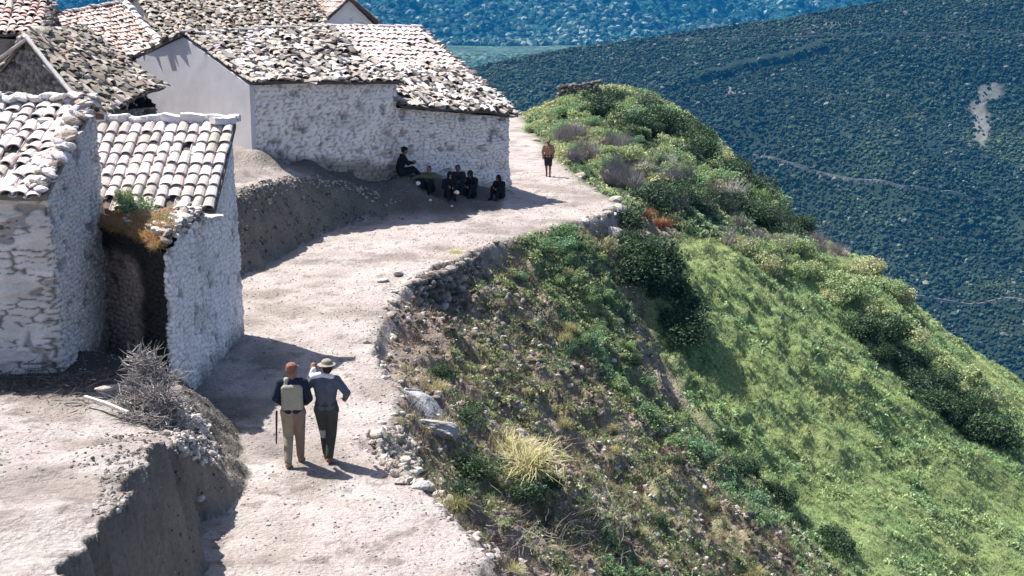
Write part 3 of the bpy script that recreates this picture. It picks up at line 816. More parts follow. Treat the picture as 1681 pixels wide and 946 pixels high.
# slate slab under the eave corner
P = [(vr[0] - .5 + k * .17, 27.72 + g.normal(0, .03), ze2 - .12) for k in range(4)]
rubble(H2, 'eave_slab', P, .2, .3, [(.6, .58, .56), (.5, .47, .44)], seed=13, squash=(1, .8, .22), tilt=.05)
def blades(n, g, L0, L1, wd, lean, seg=2):
    """tuft prototypes: n curved blades in one (V,F,vc)"""
    V = []; F = []; C = []
    for i in range(n):
        a = g.uniform(0, 6.28); ln = g.uniform(L0, L1); le = abs(g.normal(0, lean)); r = g.uniform(0, .25) * L1
        bx, by = r * math.cos(a + 1), r * math.sin(a + 1); px_, py_ = -math.sin(a), math.cos(a)
        c0 = g.uniform(.7, 1.25); b0 = len(V)
        for s in range(seg + 1):
            t = s / seg; out = math.sin(le) * ln * t * t + .1 * ln * t; up = ln * t * math.cos(le * t)
            ww = wd * (1 - t * .85) / 2
            for sg in (-1, 1):
                V.append((bx + out * math.cos(a) + sg * px_ * ww, by + out * math.sin(a) + sg * py_ * ww, up)); C.append(c0 * (.75 + .35 * t))
        for s in range(seg):
            q_ = b0 + s * 2; F.append((q_, q_ + 1, q_ + 3, q_ + 2))
    return np.array(V), np.array(F), np.array(C)
gt = np.random.default_rng(21)
TUFTS = [blades(12, gt, .6, 1.0, .07, .7) for _ in range(6)]
def tufts(name, P, s, pal, seed=0, parent=None, tilt=.25, protos=None):
    g = np.random.default_rng(seed); n = len(P); pal = np.array(pal)
    Vx, Fx, Cx = scatter(protos or TUFTS, np.asarray(P, float), s * g.uniform(.6, 1.3, n), rots(n, tilt, g), pal[g.integers(0, len(pal), n)] * g.uniform(.7, 1.3, (n, 1)), g=g)
    o = mesh_np(name, Vx, Fx, M_grass, Cx)
    if parent: keep_parent(o, parent)
    return o
P = []
xa, xb = vec(182, 400, 25.2)[0], vec(292, 400, 25.2)[0]
for k in range(4200):
    t = g.uniform(0, 1) ; o_ = -.10 + abs(g.normal(0, .42)); x = xp1 + (xf2 - xp1) * t + o_ * .78; y = 27.3 - 2.1 * t + o_ * .63
    if x > xf2 + (XR - xf2) * (y - 25.2) / 5.6 - .1: continue
    P.append((x, y, 3.14 + .10 * math.sin(t * 3.1) - .10 * t + min(.1, o_ * .3)))
tufts('turf', P, .15, [(.46, .27, .13), (.52, .33, .17), (.36, .22, .11), (.40, .31, .16)], 3, H2, .9)
# a lip of earth under the turf
0 and bar(H2, 'turf_lip', (xa - .3, 25.06, 3.02), (xb - .1, 25.06, 2.93), .30, .22, (.10, .075, .05), M_ground, 9, .05)

# ---- dark old roof house behind
H3 = empty('old_house', (-12, 39, 2))
tag(H3, 'dark stone house with weathered mossy tiles and a pale board on its gable', 'house')
a_e0 = vec(150, 192, 36); a_e1 = vec(272, 142, 41.3); a_r0 = vec(40, 60, 38.6); a_r1 = vec(135, 46, 43)
gl = vec(-60, 150, 40.5)
def top3(X, Y):
    # gable profile across the building
    ax, ay = a_r0[:2]; dx, dy = (a_r1 - a_r0)[:2]; L_ = math.hypot(dx, dy)
    dist = np.abs((X - ax) * dy - (Y - ay) * dx) / L_
    ex = abs((a_e0[0] - ax) * dy - (a_e0[1] - ay) * dx) / L_
    return a_r0[2] - .12 - (a_r0[2] - a_e0[2]) * dist / ex
def col3(X, Y, Z, S, rid):
    c = np.zeros(X.shape + (3,)) + np.array([.20, .185, .17]); c = c * (.6 + .8 * rid)[..., None]
    return c
d3 = (a_r1 - a_r0)[:2]; d3 = d3 / np.linalg.norm(d3)
p0 = a_e0[:2] + d3 * .35 + np.array([-.25, 0]); p1 = a_e1[:2] + np.array([-.25, -.1])
wl = 2 * (a_r0[:2] - a_e0[:2])
shell('wall', H3, [tuple(p0 + wl), tuple(p0), tuple(p1), tuple(p1 + wl)], top3, 1.5, .06, .07, M_stone, col3, cu=.42, cv=.13, seed=31, mortar=.75, rnd=.1)
roof(H3, a_e0 + [.05, -.15, -.03], a_e1, a_r0 + [0, -.25, 0], a_r1, .235, .30, PAL_D, mess=.85, sag=.12, seed=5, slabs=.25, stones=120)
wl3 = np.array([wl[0], wl[1], 0])
roof(H3, a_e1 + wl3, a_e0 + wl3, a_r1, a_r0, .26, .34, PAL_D, mess=.8, sag=.1, seed=6, slabs=.2)
bar(H3, 'gable_board', vec(44, 62, 37.9), vec(116, 152, 36.3), .10, .05, (.46, .44, .43), None, 3, .02)
bar(H3, 'gable_board', vec(44, 62, 37.9), vec(-30, 118, 39.0), .10, .05, (.46, .44, .43), None, 4, .02)
rubble(H3, 'ridge_stones', [a_r0 + (a_r1 - a_r0) * t + g.normal(0, .05, 3) for t in np.linspace(0, 1, 40)], .08, .2, PAL_D * 1.4, seed=15, squash=(1.3, .9, .4))

# ---- main house with the plastered gable
u5 = np.array([.809, .588]); v5 = np.array([-.588, .809]); A5 = np.array([-8.35, 46.0])
def UV(u, v, z): p = A5 + u5 * u + v5 * v; return np.array([p[0], p[1], z])
H4 = empty('gabled_house', tuple(UV(2.5, 4, 2)))
tag(H4, 'long house with a smooth plastered gable facing left and a jumbled grey tile roof', 'house')
def prof4(v): return np.where(v < 5.05, 4.60 + (5.98 - 4.60) * v / 5.05, 5.98 - (v - 5.05) * .21)
def top4(X, Y):
    v = (X - A5[0]) * v5[0] + (Y - A5[1]) * v5[1]
    return prof4(np.clip(v, 0, 10)) - .09
def col4(X, Y, Z, S, rid):
    c = white(X, Y, Z, S, rid, base=(.86, .80, .75), zlow=None)
    u = (X - A5[0]) * u5[0] + (Y - A5[1]) * u5[1]
    zl = 2.3 - .18 * u
    return mixc(c, np.array([.20, .18, .16]), sstep(.42, .0, Z - zl + .5 * (fbm(S * 1.5, Z, 603) - .5)) * .85)
pl = [UV(0, 0, 0)[:2], UV(5.5, 0, 0)[:2], UV(5.5, 10, 0)[:2], UV(0, 10, 0)[:2]]
class _: pass
shell('wall', H4, [tuple(p) for p in pl], top4, .2, .07, .055, M_wall, col4, cu=.24, cv=.13, seed=41, mortar=.6, rnd=.12, lump=.09)
# plaster skin over the gable end
def panel(parent, name, a, b, topz, zb, off, mat_, col, seed):
    a = np.array(a); b = np.array(b); n = 70; d = (b - a) / np.linalg.norm(b - a); nn_ = np.array([d[1], -d[0]])
    V = []; t = np.linspace(0, 1, n)
    X = a[0] + (b[0] - a[0]) * t; Y = a[1] + (b[1] - a[1]) * t; tz = topz(X, Y)
    rows = 50; K = np.linspace(0, 1, rows)
    Z = zb + (tz[None] - zb) * K[:, None]; TT = np.repeat(t[None], rows, 0) * np.linalg.norm(b - a)
    D = off + .03 * (fbm(TT * .8, Z * .8, seed) - .5)
    Xo = X[None] + nn_[0] * D; Yo = Y[None] + nn_[1] * D
    Vf = np.stack([Xo, Yo, Z], -1).reshape(-1, 3); Vb = np.stack([Xo - nn_[0] * .16, Yo - nn_[1] * .16, Z], -1).reshape(-1, 3)
    m = len(Vf); F1 = grid_faces(rows, n); F2 = F1[:, ::-1] + m
    ring = np.concatenate([np.arange(n), np.arange(1, rows) * n + n - 1, (rows - 1) * n + np.arange(n - 2, -1, -1), np.arange(rows - 2, 0, -1) * n])
    r2 = np.roll(ring, -1); F3 = np.stack([ring, ring + m, r2 + m, r2], 1)
    c = np.zeros((m * 2, 3)) + np.array(col)
    st = fbm(TT * .7, Z * .35, seed + 3).ravel()
    c[:m] *= (.93 + .14 * st)[:, None]
    o = mesh_np(name, np.concatenate([Vf, Vb]), [F1, F2, F3], mat_, c, smooth=False); keep_parent(o, parent); return o
ga = UV(0, 10, 0)[:2]; gb = UV(0, 0, 0)[:2]
panel(H4, 'gable_plaster', ga, gb + u5 * 0 - v5 * .02, lambda X, Y: top4(X, Y) + .01, .5, .10, M_plaster, (.52, .52, .545), 611)
roof(H4, UV(-.06, -.25, 4.56), UV(5.6, -.25, 4.52), UV(-.06, 5.05, 6.02), UV(5.7, 5.1, 6.12), .27, .33, PAL_M, mess=1.0, sag=.14, seed=7, slabs=.35, stones=260, chan=False)
roof(H4, UV(5.7, 10.2, 4.95), UV(-.06, 10.2, 4.95), UV(5.7, 5.1, 6.12), UV(-.22, 5.05, 6.02), .26, .36, PAL_M, mess=.8, seed=8, slabs=.3, chan=False)
ridge_caps(H4, UV(-.25, 5.05, 6.06), UV(5.7, 5.1, 6.16), .2, (.48, .45, .42), 3, .05)
ridge_caps(H4, UV(-.04, -.25, 4.60), UV(-.04, 5.05, 6.05), .17, (.40, .34, .29), 4, .03, name='verge_tiles', step=.3)
ridge_caps(H4, UV(-.04, 10.2, 5.0), UV(-.04, 5.05, 6.05), .17, (.62, .58, .54), 5, .03, name='verge_tiles', step=.4)

# ---- lower house beyond it, running to the corner where the path turns
H5 = empty('corner_house', tuple(UV(8, 3, 1)))
tag(H5, 'white rubble house at the bend, roof grey stone below and pink tile above', 'house')
def prof5(u, v):
    e = 3.62 + (3.05 - 3.62) * (u - 5.4) / 4.86
    return np.where(v < 6.3, e + (6.02 - e) * v / 6.3, 6.02 - (v - 6.3) * .32)
def top5(X, Y):
    v = (X - A5[0]) * v5[0] + (Y - A5[1]) * v5[1]; u = (X - A5[0]) * u5[0] + (Y - A5[1]) * u5[1]
    return prof5(u, np.clip(v, 0, 11)) - .10
def col5(X, Y, Z, S, rid):
    c = white(X, Y, Z, S, rid, base=(.86, .80, .75), zlow=None)
    u = (X - A5[0]) * u5[0] + (Y - A5[1]) * u5[1]
    zl = 2.2 - .19 * u
    return mixc(c, np.array([.24, .21, .19]), sstep(.35, .0, Z - zl + .4 * (fbm(S * 1.5, Z, 703) - .5)) * .7)
uB = 10.25
pl = [UV(5.35, .03, 0)[:2], UV(uB, -.05, 0)[:2], UV(uB + .1, 11, 0)[:2], UV(5.56, 11, 0)[:2]]
shell('wall', H5, [tuple(p) for p in pl], top5, -.6, .06, .06, M_wall, col5, cu=.22, cv=.12, seed=51, mortar=.6, rnd=.15, lump=.12, batter=.02, ztop_ref=3)
rc = UV(uB + .12, 6.3, 6.0)
mid = .50
def bl5(u, v):
    c00 = UV(5.45, -.32, 3.62); c10 = UV(uB + .15, -.32, 3.02); c01 = UV(5.5, 6.3, 6.12); c11 = UV(uB + .12, 6.3, 6.0)
    return (c00 * (1 - u) + c10 * u) * (1 - v) + (c01 * (1 - u) + c11 * u) * v
roof(H5, bl5(0, 0), bl5(1, 0), bl5(0, mid), bl5(1, mid), .26, .31, PAL_M * 1.06, mess=1.0, sag=.15, seed=9, slabs=.4, stones=200, chan=False, name='stone_roof')
roof(H5, bl5(0, mid), bl5(1, mid), bl5(0, 1), bl5(1, 1), .25, .36, PAL_L * np.array([1.0, .93, .92]), mess=.22, sag=.05, seed=10, chan=True, name='tile_roof')
roof(H5, UV(uB + .12, 11.2, 4.4), UV(5.5, 11.2, 4.4), UV(uB + .12, 6.3, 6.0), UV(5.5, 6.3, 6.12), .26, .4, PAL_L, mess=.3, seed=11, chan=False, name='rear_roof')
ridge_caps(H5, UV(5.5, 6.3, 6.14), UV(uB + .14, 6.3, 6.02), .24, (.66, .60, .57), 6, .02)
rubble(H5, 'verge_stones', [bl5(1, t) + g.normal(0, .04, 3) + [0, 0, .08] for t in np.linspace(0, 1, 70)], .06, .15, [(.3, .27, .24), (.5, .46, .42), (.2, .18, .16)], seed=17, squash=(1.2, .8, .4))
# old niche and iron peg marks on the wall are modelled as small recessed stones
# ---- dark roof behind the gable, pink roof beside it, small gable house and top-left roof
def simple_house(name, label, quad, back, pal, pitch, expo, mess, seed, wallcol, zb=1.0, slabs=.2, stones=0, chan=False, capcol=None, wall_in=.2):
    c00, c10, c01, c11 = [np.array(q_, float) for q_ in quad]
    ctr = (c00 + c10) / 2
    H = empty(name, (ctr[0], ctr[1], zb))
    tag(H, label, 'house')
    roof(H, c00, c10, c01, c11, pitch, expo, pal, mess=mess, sag=.08, seed=seed, slabs=slabs, stones=stones, chan=chan)
    b0 = 2 * c01 - c00; b1 = 2 * c11 - c10; b0[2] = c01[2] - back; b1[2] = c11[2] - back
    roof(H, b1, b0, c11, c01, pitch * 1.15, expo * 1.15, pal, mess=mess, sag=.08, seed=seed + 50, slabs=slabs, chan=False, name='rear_roof')
    ez = (c00[2] + c10[2]) / 2; rz = (c01[2] + c11[2]) / 2
    r0 = c01[:2]; dr = (c11 - c01)[:2]; dr = dr / np.linalg.norm(dr)
    def dist(X, Y): return (X - r0[0]) * -dr[1] + (Y - r0[1]) * dr[0]
    de = dist(c00[0], c00[1]); db = dist(b0[0], b0[1])
    def topz(X, Y):
        d = dist(X, Y)
        return np.where(d * de > 0, rz - (rz - ez) * np.abs(d / de), rz - back * np.abs(d / db)) - .12
    def inn(p, q1, q2): return p + (q1 - p) / np.linalg.norm(q1 - p) * wall_in + (q2 - p) / np.linalg.norm(q2 - p) * wall_in
    pts = [inn(c00[:2], c10[:2], c01[:2]), inn(c10[:2], c00[:2], c11[:2]), inn(b1[:2], b0[:2], c11[:2]), inn(b0[:2], b1[:2], c01[:2])]
    ar = sum(pts[i][0] * pts[(i + 1) % 4][1] - pts[(i + 1) % 4][0] * pts[i][1] for i in range(4))
    if ar < 0: pts = pts[::-1]
    shell('wall', H, [tuple(p) for p in pts], topz, zb, .10, .03, M_wall, lambda X, Y, Z, S, r_: np.zeros(X.shape + (3,)) + np.array(wallcol), seed=seed + 5, mortar=.2, lump=.04, rnd=.1)
    if capcol is not None: ridge_caps(H, c01 + [0, 0, .06], c11 + [0, 0, .06], .26, capcol, seed)
    return H
HN = simple_house('moss_roof_house', 'house behind the plastered gable with a wide dark mossy tile roof', [vec(268, 84, 57.5), vec(545, 52, 63.5), vec(222, -12, 62), vec(500, -30, 69)], 1.0, PAL_D * 1.1, .235, .30, .8, 21, (.5, .48, .46), slabs=.25, stones=260)
ridge_caps(HN, vec(268, 78, 57.4), vec(190, -12, 62.1), .34, (.76, .74, .72), 31, .06, name='verge_cap', step=.3)
HP = simple_house('pink_roof_house', 'low house with an old pink tile roof between the dark roofs', [vec(160, 100, 51.5), vec(268, 88, 56), vec(84, 30, 54.5), vec(200, 6, 60.0)], 1.2, PAL_P * 1.12, .25, .36, .35, 22, (.55, .5, .46), chan=True, slabs=.05, capcol=(.5, .42, .38))
HT = simple_house('upper_house', 'house at the top left corner with pale pink tiles and crumbling verge', [vec(-60, 56, 43), vec(64, 54, 43.5), vec(-40, -22, 46.6), vec(82, 0, 47.6)], 1.0, PAL_P * 1.12, .26, .38, .35, 23, (.22, .2, .18), chan=True, slabs=.05, wall_in=.1)
rubble(HT, 'verge_stones', [vec(66, 52, 43.5) + (vec(84, 0, 47.6) - vec(66, 52, 43.5)) * t + g.normal(0, .06, 3) + [.06, 0, -.12 * k] for t in np.linspace(0, 1, 22) for k in range(5)], .07, .16, [(.2, .18, .16), (.3, .26, .23), (.45, .4, .36)], seed=18, squash=(1.2, .8, .4))
# small far gable with red tile roof
H6 = empty('red_roof_house', tuple(vec(560, 60, 67)))
tag(H6, 'farthest house, small white gable under a straight red tile roof', 'house')
g0 = vec(528, 46, 66); g1 = vec(616, 46, 67.5); ap = vec(574, -4, 66.8)
dd_ = np.array([-4.8, 7.0, 0]);
g0[2] = g1[2] = 4.9 + .5
def col6(X, Y, Z, S, rid): return np.zeros(X.shape + (3,)) + np.array([.72, .71, .70])
gg = g1[:2] - g0[:2]; Lg = np.linalg.norm(gg); gg = gg / Lg; gn = np.array([-gg[1], gg[0]])
zapx = ap[2]; ze6 = vec(530, 42, 66)[2]
def top6(X, Y):
    s_ = (X - g0[0]) * gg[0] + (Y - g0[1]) * gg[1]
    return zapx - abs(s_ - Lg / 2) / (Lg / 2) * (zapx - ze6) - .08
shell('wall', H6, [tuple(g0[:2]), tuple(g1[:2]), tuple(g1[:2] + gn * 8), tuple(g0[:2] + gn * 8)], top6, 1.0, .12, .015, M_plaster, col6, mortar=.1, seed=61, rnd=.1, lump=.03)
def G6(s_, t, z): p = g0[:2] + gg * s_ - gn * .3 + gn * t; return np.array([p[0], p[1], z])
roof(H6, G6(-.35, 8.4, ze6 - .12), G6(-.35, 0, ze6 - .12), G6(Lg / 2, 8.4, zapx), G6(Lg / 2, 0, zapx), .24, .38, PAL_P, mess=.05, seed=24, chan=True)
roof(H6, G6(Lg + .3, 0, ze6 - .1), G6(Lg + .3, 8.4, ze6 - .1), G6(Lg / 2, 0, zapx), G6(Lg / 2, 8.4, zapx), .24, .38, PAL_P * .8, mess=.05, seed=25, chan=True)
ridge_caps(H6, G6(Lg / 2, 0, zapx + .04), G6(Lg / 2, 8.4, zapx + .04), .24, (.5, .33, .27), 8)

# ------------------------------------------------------------------ stones
def on(px, py, guess=0.0, it=12):
    """point of the near ground seen at a pixel (march along the ray)"""
    a, dy, dz = ray(px, py)
    Ys = np.concatenate([np.linspace(13, 60, 900), np.linspace(60.1, 110, 400)])
    X_ = a * Ys / dy; Z_ = CAM_H + dz * Ys / dy
    G_ = zl(X_, Ys)
    i = int(np.argmax(Z_ < G_)) if (Z_ < G_).any() else 0
    if i == 0: return None
    t = (Z_[i - 1] - G_[i - 1]) / ((Z_[i - 1] - G_[i - 1]) - (Z_[i] - G_[i]) + 1e-9)
    y = Ys[i - 1] + (Ys[i] - Ys[i - 1]) * t; x = a * y / dy
    return np.array([x, y, zs1(x, y)])
def rock_mesh(seed, squash=(1, .8, .6), sub=2, amp=.35):
    V, F = ico(sub, 0, seed)
    n1 = fbm(V[:, 0] * 1.7 + seed * 3, V[:, 1] * 1.7 + V[:, 2] * 2.1, seed, 3) - .5
    V = V * (1 + amp * 2 * n1)[:, None]
    # facet: clip along a few planes
    r = np.random.default_rng(seed)
    for k in range(6):
        nrm = r.normal(size=3); nrm /= np.linalg.norm(nrm); dd = r.uniform(.55, .85)
        pr = V @ nrm; V = V - np.maximum(pr - dd, 0)[:, None] * nrm[None] * .9
    return V * np.array(squash), F
def obj_mesh(me_ob_cache, name, V, F, m, col, smooth=False):
    o = mesh_np(name, V, F, m, np.zeros((len(V), 3)) + np.array(col), smooth=smooth); return o
g = np.random.default_rng(77)
ROCKS = []
for k in range(8):
    V, F = rock_mesh(200 + k, (1, .8, .62), 1)
    me_o = mesh_np('rock', V, F, M_stone, np.zeros((len(V), 3)) + np.array(PAL_ST[k % 5]) * .95)
    ROCKS.append(me_o.data); bpy.data.objects.remove(me_o)
def put_rock(p, s, label, group, name='rock', seed=None):
    o = bpy.data.objects.new(name, ROCKS[int(g.integers(0, len(ROCKS)))]); COL.objects.link(o)
    o.location = (p[0], p[1], p[2] + s * .15); o.scale = (s * g.uniform(.8, 1.3), s * g.uniform(.8, 1.2), s * g.uniform(.7, 1.1))
    o.rotation_euler = (g.normal(0, .25), g.normal(0, .25), g.uniform(0, 6.28))
    tag(o, label, 'rock', group); return o
# stones along the outer edge of the path
for y in np.concatenate([np.arange(17.5, 30, .21), np.arange(30, 50.5, .36), np.arange(52, 66, .8)]):
    y = y + g.normal(0, .08); x = edge_x(y) + g.normal(.05, .16)
    put_rock((x, y, zs1(x, y)), g.uniform(.04, .125) * (1.15 if y > 30 else .8), 'pale loose stone bordering the outer edge of the dirt path', 'stones edging the path')
for px, py, s in ((645, 498, .22), (628, 462, .16), (655, 452, .2), (700, 455, .2), (640, 520, .18), (700, 802, .2), (722, 815, .16), (735, 826, .14), (752, 850, .13), (690, 800, .15), (880, 232, .22), (898, 262, .2), (952, 290, .25), (1010, 330, .3), (1018, 345, .34), (1000, 352, .25)):
    p = on(px, py)
    if p is not None: put_rock(p, s, 'larger stone set at the outer rim of the path', 'larger stones at the rim')
for px, py, s in ((345, 762, .12), (330, 820, .11), (340, 700, .14), (318, 690, .2), (300, 700, .2), (290, 680, .18), (332, 722, .15), (350, 735, .14), (352, 752, .1), (310, 722, .14), (285, 730, .16), (265, 690, .16), (322, 742, .12), (300, 748, .12), (275, 712, .12), (385, 478, .15), (380, 500, .12), (440, 862, .07)):
    p = on(px, py)
    if p is not None: put_rock(p, s * .75, 'rough grey stone heaped beside the brushwood at the house corner', 'stones heaped by the house corner')
p = on(178, 652)
if p is not None:
    o = put_rock(p + np.array([0, 0, .12]), .2, 'flat white stone lying by the beam and the brushwood', None); o.scale = (.28, .12, .07)
P = []
while len(P) < 320:
    px = g.uniform(255, 365); py = g.uniform(665, 775)
    if inpoly([px], [py], [(262, 672), (310, 668), (345, 705), (362, 755), (330, 765), (290, 735)])[0]:
        p = on(px, py)
        if p is not None: P.append(p + [0, 0, .02])
o = rubble(None, 'rubble_heap', P, .02, .075, np.array(PAL_ST) * .95, 34, tilt=.8); tag(o, 'broken pale rubble spilling from the house corner down to the path', 'rubble', kind='stuff')
# heaps embedded in the corner of the near bank
P = []
while len(P) < 300:
    px = g.uniform(130, 250); py = g.uniform(725, 860)
    if inpoly([px], [py], [(185, 745), (250, 728), (240, 780), (200, 840), (175, 850), (150, 850), (165, 780)])[0]:
        p = on(px, py)
        if p is not None: P.append(p + [0, 0, .01])
o = rubble(None, 'stone_heap', [p_ - [0, 0, .02] for p_ in P], .015, .055, np.array(PAL_ST) * .62, 31, squash=(1, .8, .6), tilt=.8); tag(o, 'small pale stones bedded in the rounded corner of the near earth bank', 'stones', kind='stuff')
P = []
while len(P) < 260:
    px = g.uniform(385, 650); t = (px - 385) / 265
    py = 318 - 30 * math.sin(t * 2.6) + 28 * max(0, t - .5) * 2 + abs(g.normal(0, 9))
    p = on(px, py)
    if p is not None and p[1] < 50: P.append(p + [0, 0, .02])
o = rubble(None, 'crest_stones', P, .02, .075, np.array(PAL_ST) * .85, 32); tag(o, 'pale stones along the crest of the earth bank below the houses', 'stones', kind='stuff')

def dry_wall(name, label, a, b, h, seed, s=.16, back=.25, pal=PAL_ST, down=True):
    """dry stone wall following the ground line a-b; its face drops h below the line"""
    g2 = np.random.default_rng(seed); a = np.array(a, float); b = np.array(b, float); L_ = np.linalg.norm((b - a)[:2])
    H = empty(name, tuple((a + b) / 2)); tag(H, label, 'stone wall')
    P = []
    for r_ in range(int(h / (s * 1.1)) + 1):
        for t in np.arange(0, 1, s * 1.55 / L_):
            t2 = t + g2.normal(0, .2 * s / L_); c_ = a + (b - a) * t2
            for k in (0, 1):
                P.append((c_[0] + g2.normal(0, .04) + (r_ * .05 if down else 0), c_[1] + k * back * .7 + g2.normal(0, .04) - r_ * .04, c_[2] - (r_ * s * 1.1 if down else -r_ * s * 1.1) + g2.normal(0, .03)))
    rubble(H, 'stonework', P, s * .55, s * .95, pal, seed, squash=(1.15, .9, .62), tilt=.2)
    return H
e = lambda y, dx=0.: np.array([edge_x(y) + dx, y, zs1(edge_x(y) + dx - .3, y) - .02])
dry_wall('stone_wall', 'rough stone buttress holding up the path beside the two walking men', on(618, 718), on(690, 790) , .75, 41, .15)
P = []
while len(P) < 230:
    px = g.uniform(596, 694); py = g.uniform(702, 806)
    if inpoly([px], [py], [(600, 715), (660, 702), (690, 745), (692, 800), (655, 795), (615, 755)])[0]:
        p = on(px, py)
        if p is not None: P.append(p + [0, 0, .03])
o = rubble(None, 'rubble_heap', P, .04, .12, np.array(PAL_ST) * .9, 33, tilt=.7); tag(o, 'heap of jagged pale rubble at the rim of the path right of the two men', 'rubble', kind='stuff')
dry_wall('stone_wall', 'dark drystone retaining wall in the hollow where the path curves', np.array(on(672, 470)), np.array(on(790, 422)), .9, 42, .17, pal=[(.16, .14, .12), (.22, .2, .17), (.12, .1, .09), (.32, .29, .26)])  # stones coloured dark to carry the shade of the hollow
dry_wall('stone_wall', 'drystone retaining corner at the far bend of the path', on(960, 362), on(1024, 342), 1.5, 43, .2)
dry_wall('stone_wall', 'low drystone wall on top of the green knoll', np.array(on(918, 166)) + [0, 0, .15], np.array(on(985, 158)) + [0, 0, .15], .75, 44, .2, down=False, pal=[(.14, .13, .11), (.2, .18, .16), (.1, .09, .08)])
# big pale boulder slabs beside the path
def boulder(px, py, sc_, rot, label, seed, col):
    p = on(px, py)
    V, F = rock_mesh(seed, (1, .8, .4), 3, .25)
    V = V * np.array(sc_)
    ns = fbm(V[:, 0] * 6 + 9, V[:, 1] * 6 + V[:, 2] * 5, seed + 1) - .5
    V = V * (1 + .12 * ns)[:, None]
    o = mesh_np('boulder', V, F, M_stone, np.zeros((len(V), 3)) + np.array(col))
    o.location = (p[0], p[1], p[2] + .05); o.rotation_euler = rot
    tag(o, label, 'boulder'); return o
boulder(690, 672, (.62, .42, .55), (0.05, .35, -.5), 'broad pale grey boulder slab right beside the path edge', 301, (.36, .36, .37))
boulder(722, 708, (.40, .26, .5), (0.1, .3, -.2), 'smaller grey slab lying just below the broad pale boulder', 302, (.31, .30, .30))
boulder(672, 652, (.32, .2, .4), (0.1, .3, .6), 'small grey slab at the upper end of the pale boulders', 303, (.30, .29, .29))
boulder(1006, 392, (.6, .4, .9), (0, .3, .2), 'tall pale rock under the far bend of the path', 304, (.45, .41, .37))

# ------------------------------------------------------------------ stuff on the slope, sampled over the ground
def sample(n, poly, x0, x1, y0, y1, g, dens=None):
    x = g.uniform(x0, x1, n); y = g.uniform(y0, y1, n)
    k = x > edge_x(y) + .12; x, y = x[k], y[k]
    z = zf(x, y); px, py = to_px(x, y, z)
    k = (inpoly(px, py, poly) if poly is not None else np.ones(len(x), bool)) & (px > -60) & (px < 2000) & (py < 1150)
    if dens is not None: k &= g.random(len(x)) < dens(x, y, px, py)
    return np.stack([x[k], y[k], z[k]], 1)
g = np.random.default_rng(91)
# scree stones
P1 = sample(60000, Z_SCREE, -3, 14, 16, 50, g, lambda x, y, px, py: .35 + .65 * (fbm(x * .8, y * .8, 801) > .5))
P2 = sample(60000, Z_STREAK, -1, 14, 18, 50, g)
P = np.concatenate([P1, P2]); s = g.uniform(.012, .05, len(P)) * (1 + (g.random(len(P)) < .05) * 1.4)
pal = np.array([(.36, .32, .29), (.25, .21, .18), (.50, .46, .43), (.17, .14, .12), (.32, .26, .21)])
Vx, Fx, Cx = scatter([ico(0, .25, 40 + k, (1, .85, .55)) for k in range(5)], P, s, rots(len(P), .5, g), pal[g.integers(0, 5, len(P))] * g.uniform(.7, 1.15, (len(P), 1)), g=g)
tag(mesh_np('scree', Vx, Fx, M_stone, Cx), 'loose brown and grey scree on the steep slope', 'scree', kind='stuff')
# pebbles on the path and banks
n = 9000; y = g.uniform(15, 60, n) ; x = edge_x(y) - g.uniform(0, 1, n) ** 1.5 * 9; z = zf(x, y); s = g.uniform(.008, .03, n)
Vx, Fx, Cx = scatter([ico(0, .25, 50 + k, (1, .85, .6)) for k in range(4)], np.stack([x, y, z], 1), s, rots(n, .4, g), np.array([.30, .26, .25]) * g.uniform(.5, 1.4, (n, 1)), g=g)
tag(mesh_np('pebbles', Vx, Fx, M_stone, Cx), 'small pebbles strewn over the dirt path', 'pebbles', kind='stuff')

def leaves(n, g, R0, leaf, flat=.75, lobes=5):
    """leaf clump prototype: small bent leaves through the volume of several lobes"""
    L_ = [(g.uniform(-.5, .5) * R0, g.uniform(-.5, .5) * R0, g.uniform(.1, .55) * R0 * flat, g.uniform(.16, .5) * R0) for _ in range(lobes)]
    V = []; F = []; C = []
    for i in range(n):
        cx, cy, cz, rr = L_[int(g.integers(0, lobes))]
        d = g.normal(size=3); d /= np.linalg.norm(d); r_ = rr * g.uniform(.35, 1.08) ** .5
        p = np.array([cx, cy, cz]) + d * r_ * np.array([1, 1, flat])
        if p[2] < 0: p[2] = abs(p[2]) * .4
        a = g.normal(size=3) + d * .6 + np.array([0, 0, .5]); a /= np.linalg.norm(a)
        t = np.cross(a, g.normal(size=3)); t /= np.linalg.norm(t); b = np.cross(a, t)
        s = leaf * g.uniform(.6, 1.3); c0 = g.uniform(.6, 1.35); b0 = len(V)
        V += [p - t * s * .9, p - b * s * .42 + a * s * .12, p + t * s, p + b * s * .42 + a * s * .12]; C += [c0] * 4
        F.append((b0, b0 + 1, b0 + 2, b0 + 3))
    return np.array(V), np.array(F), np.array(C)
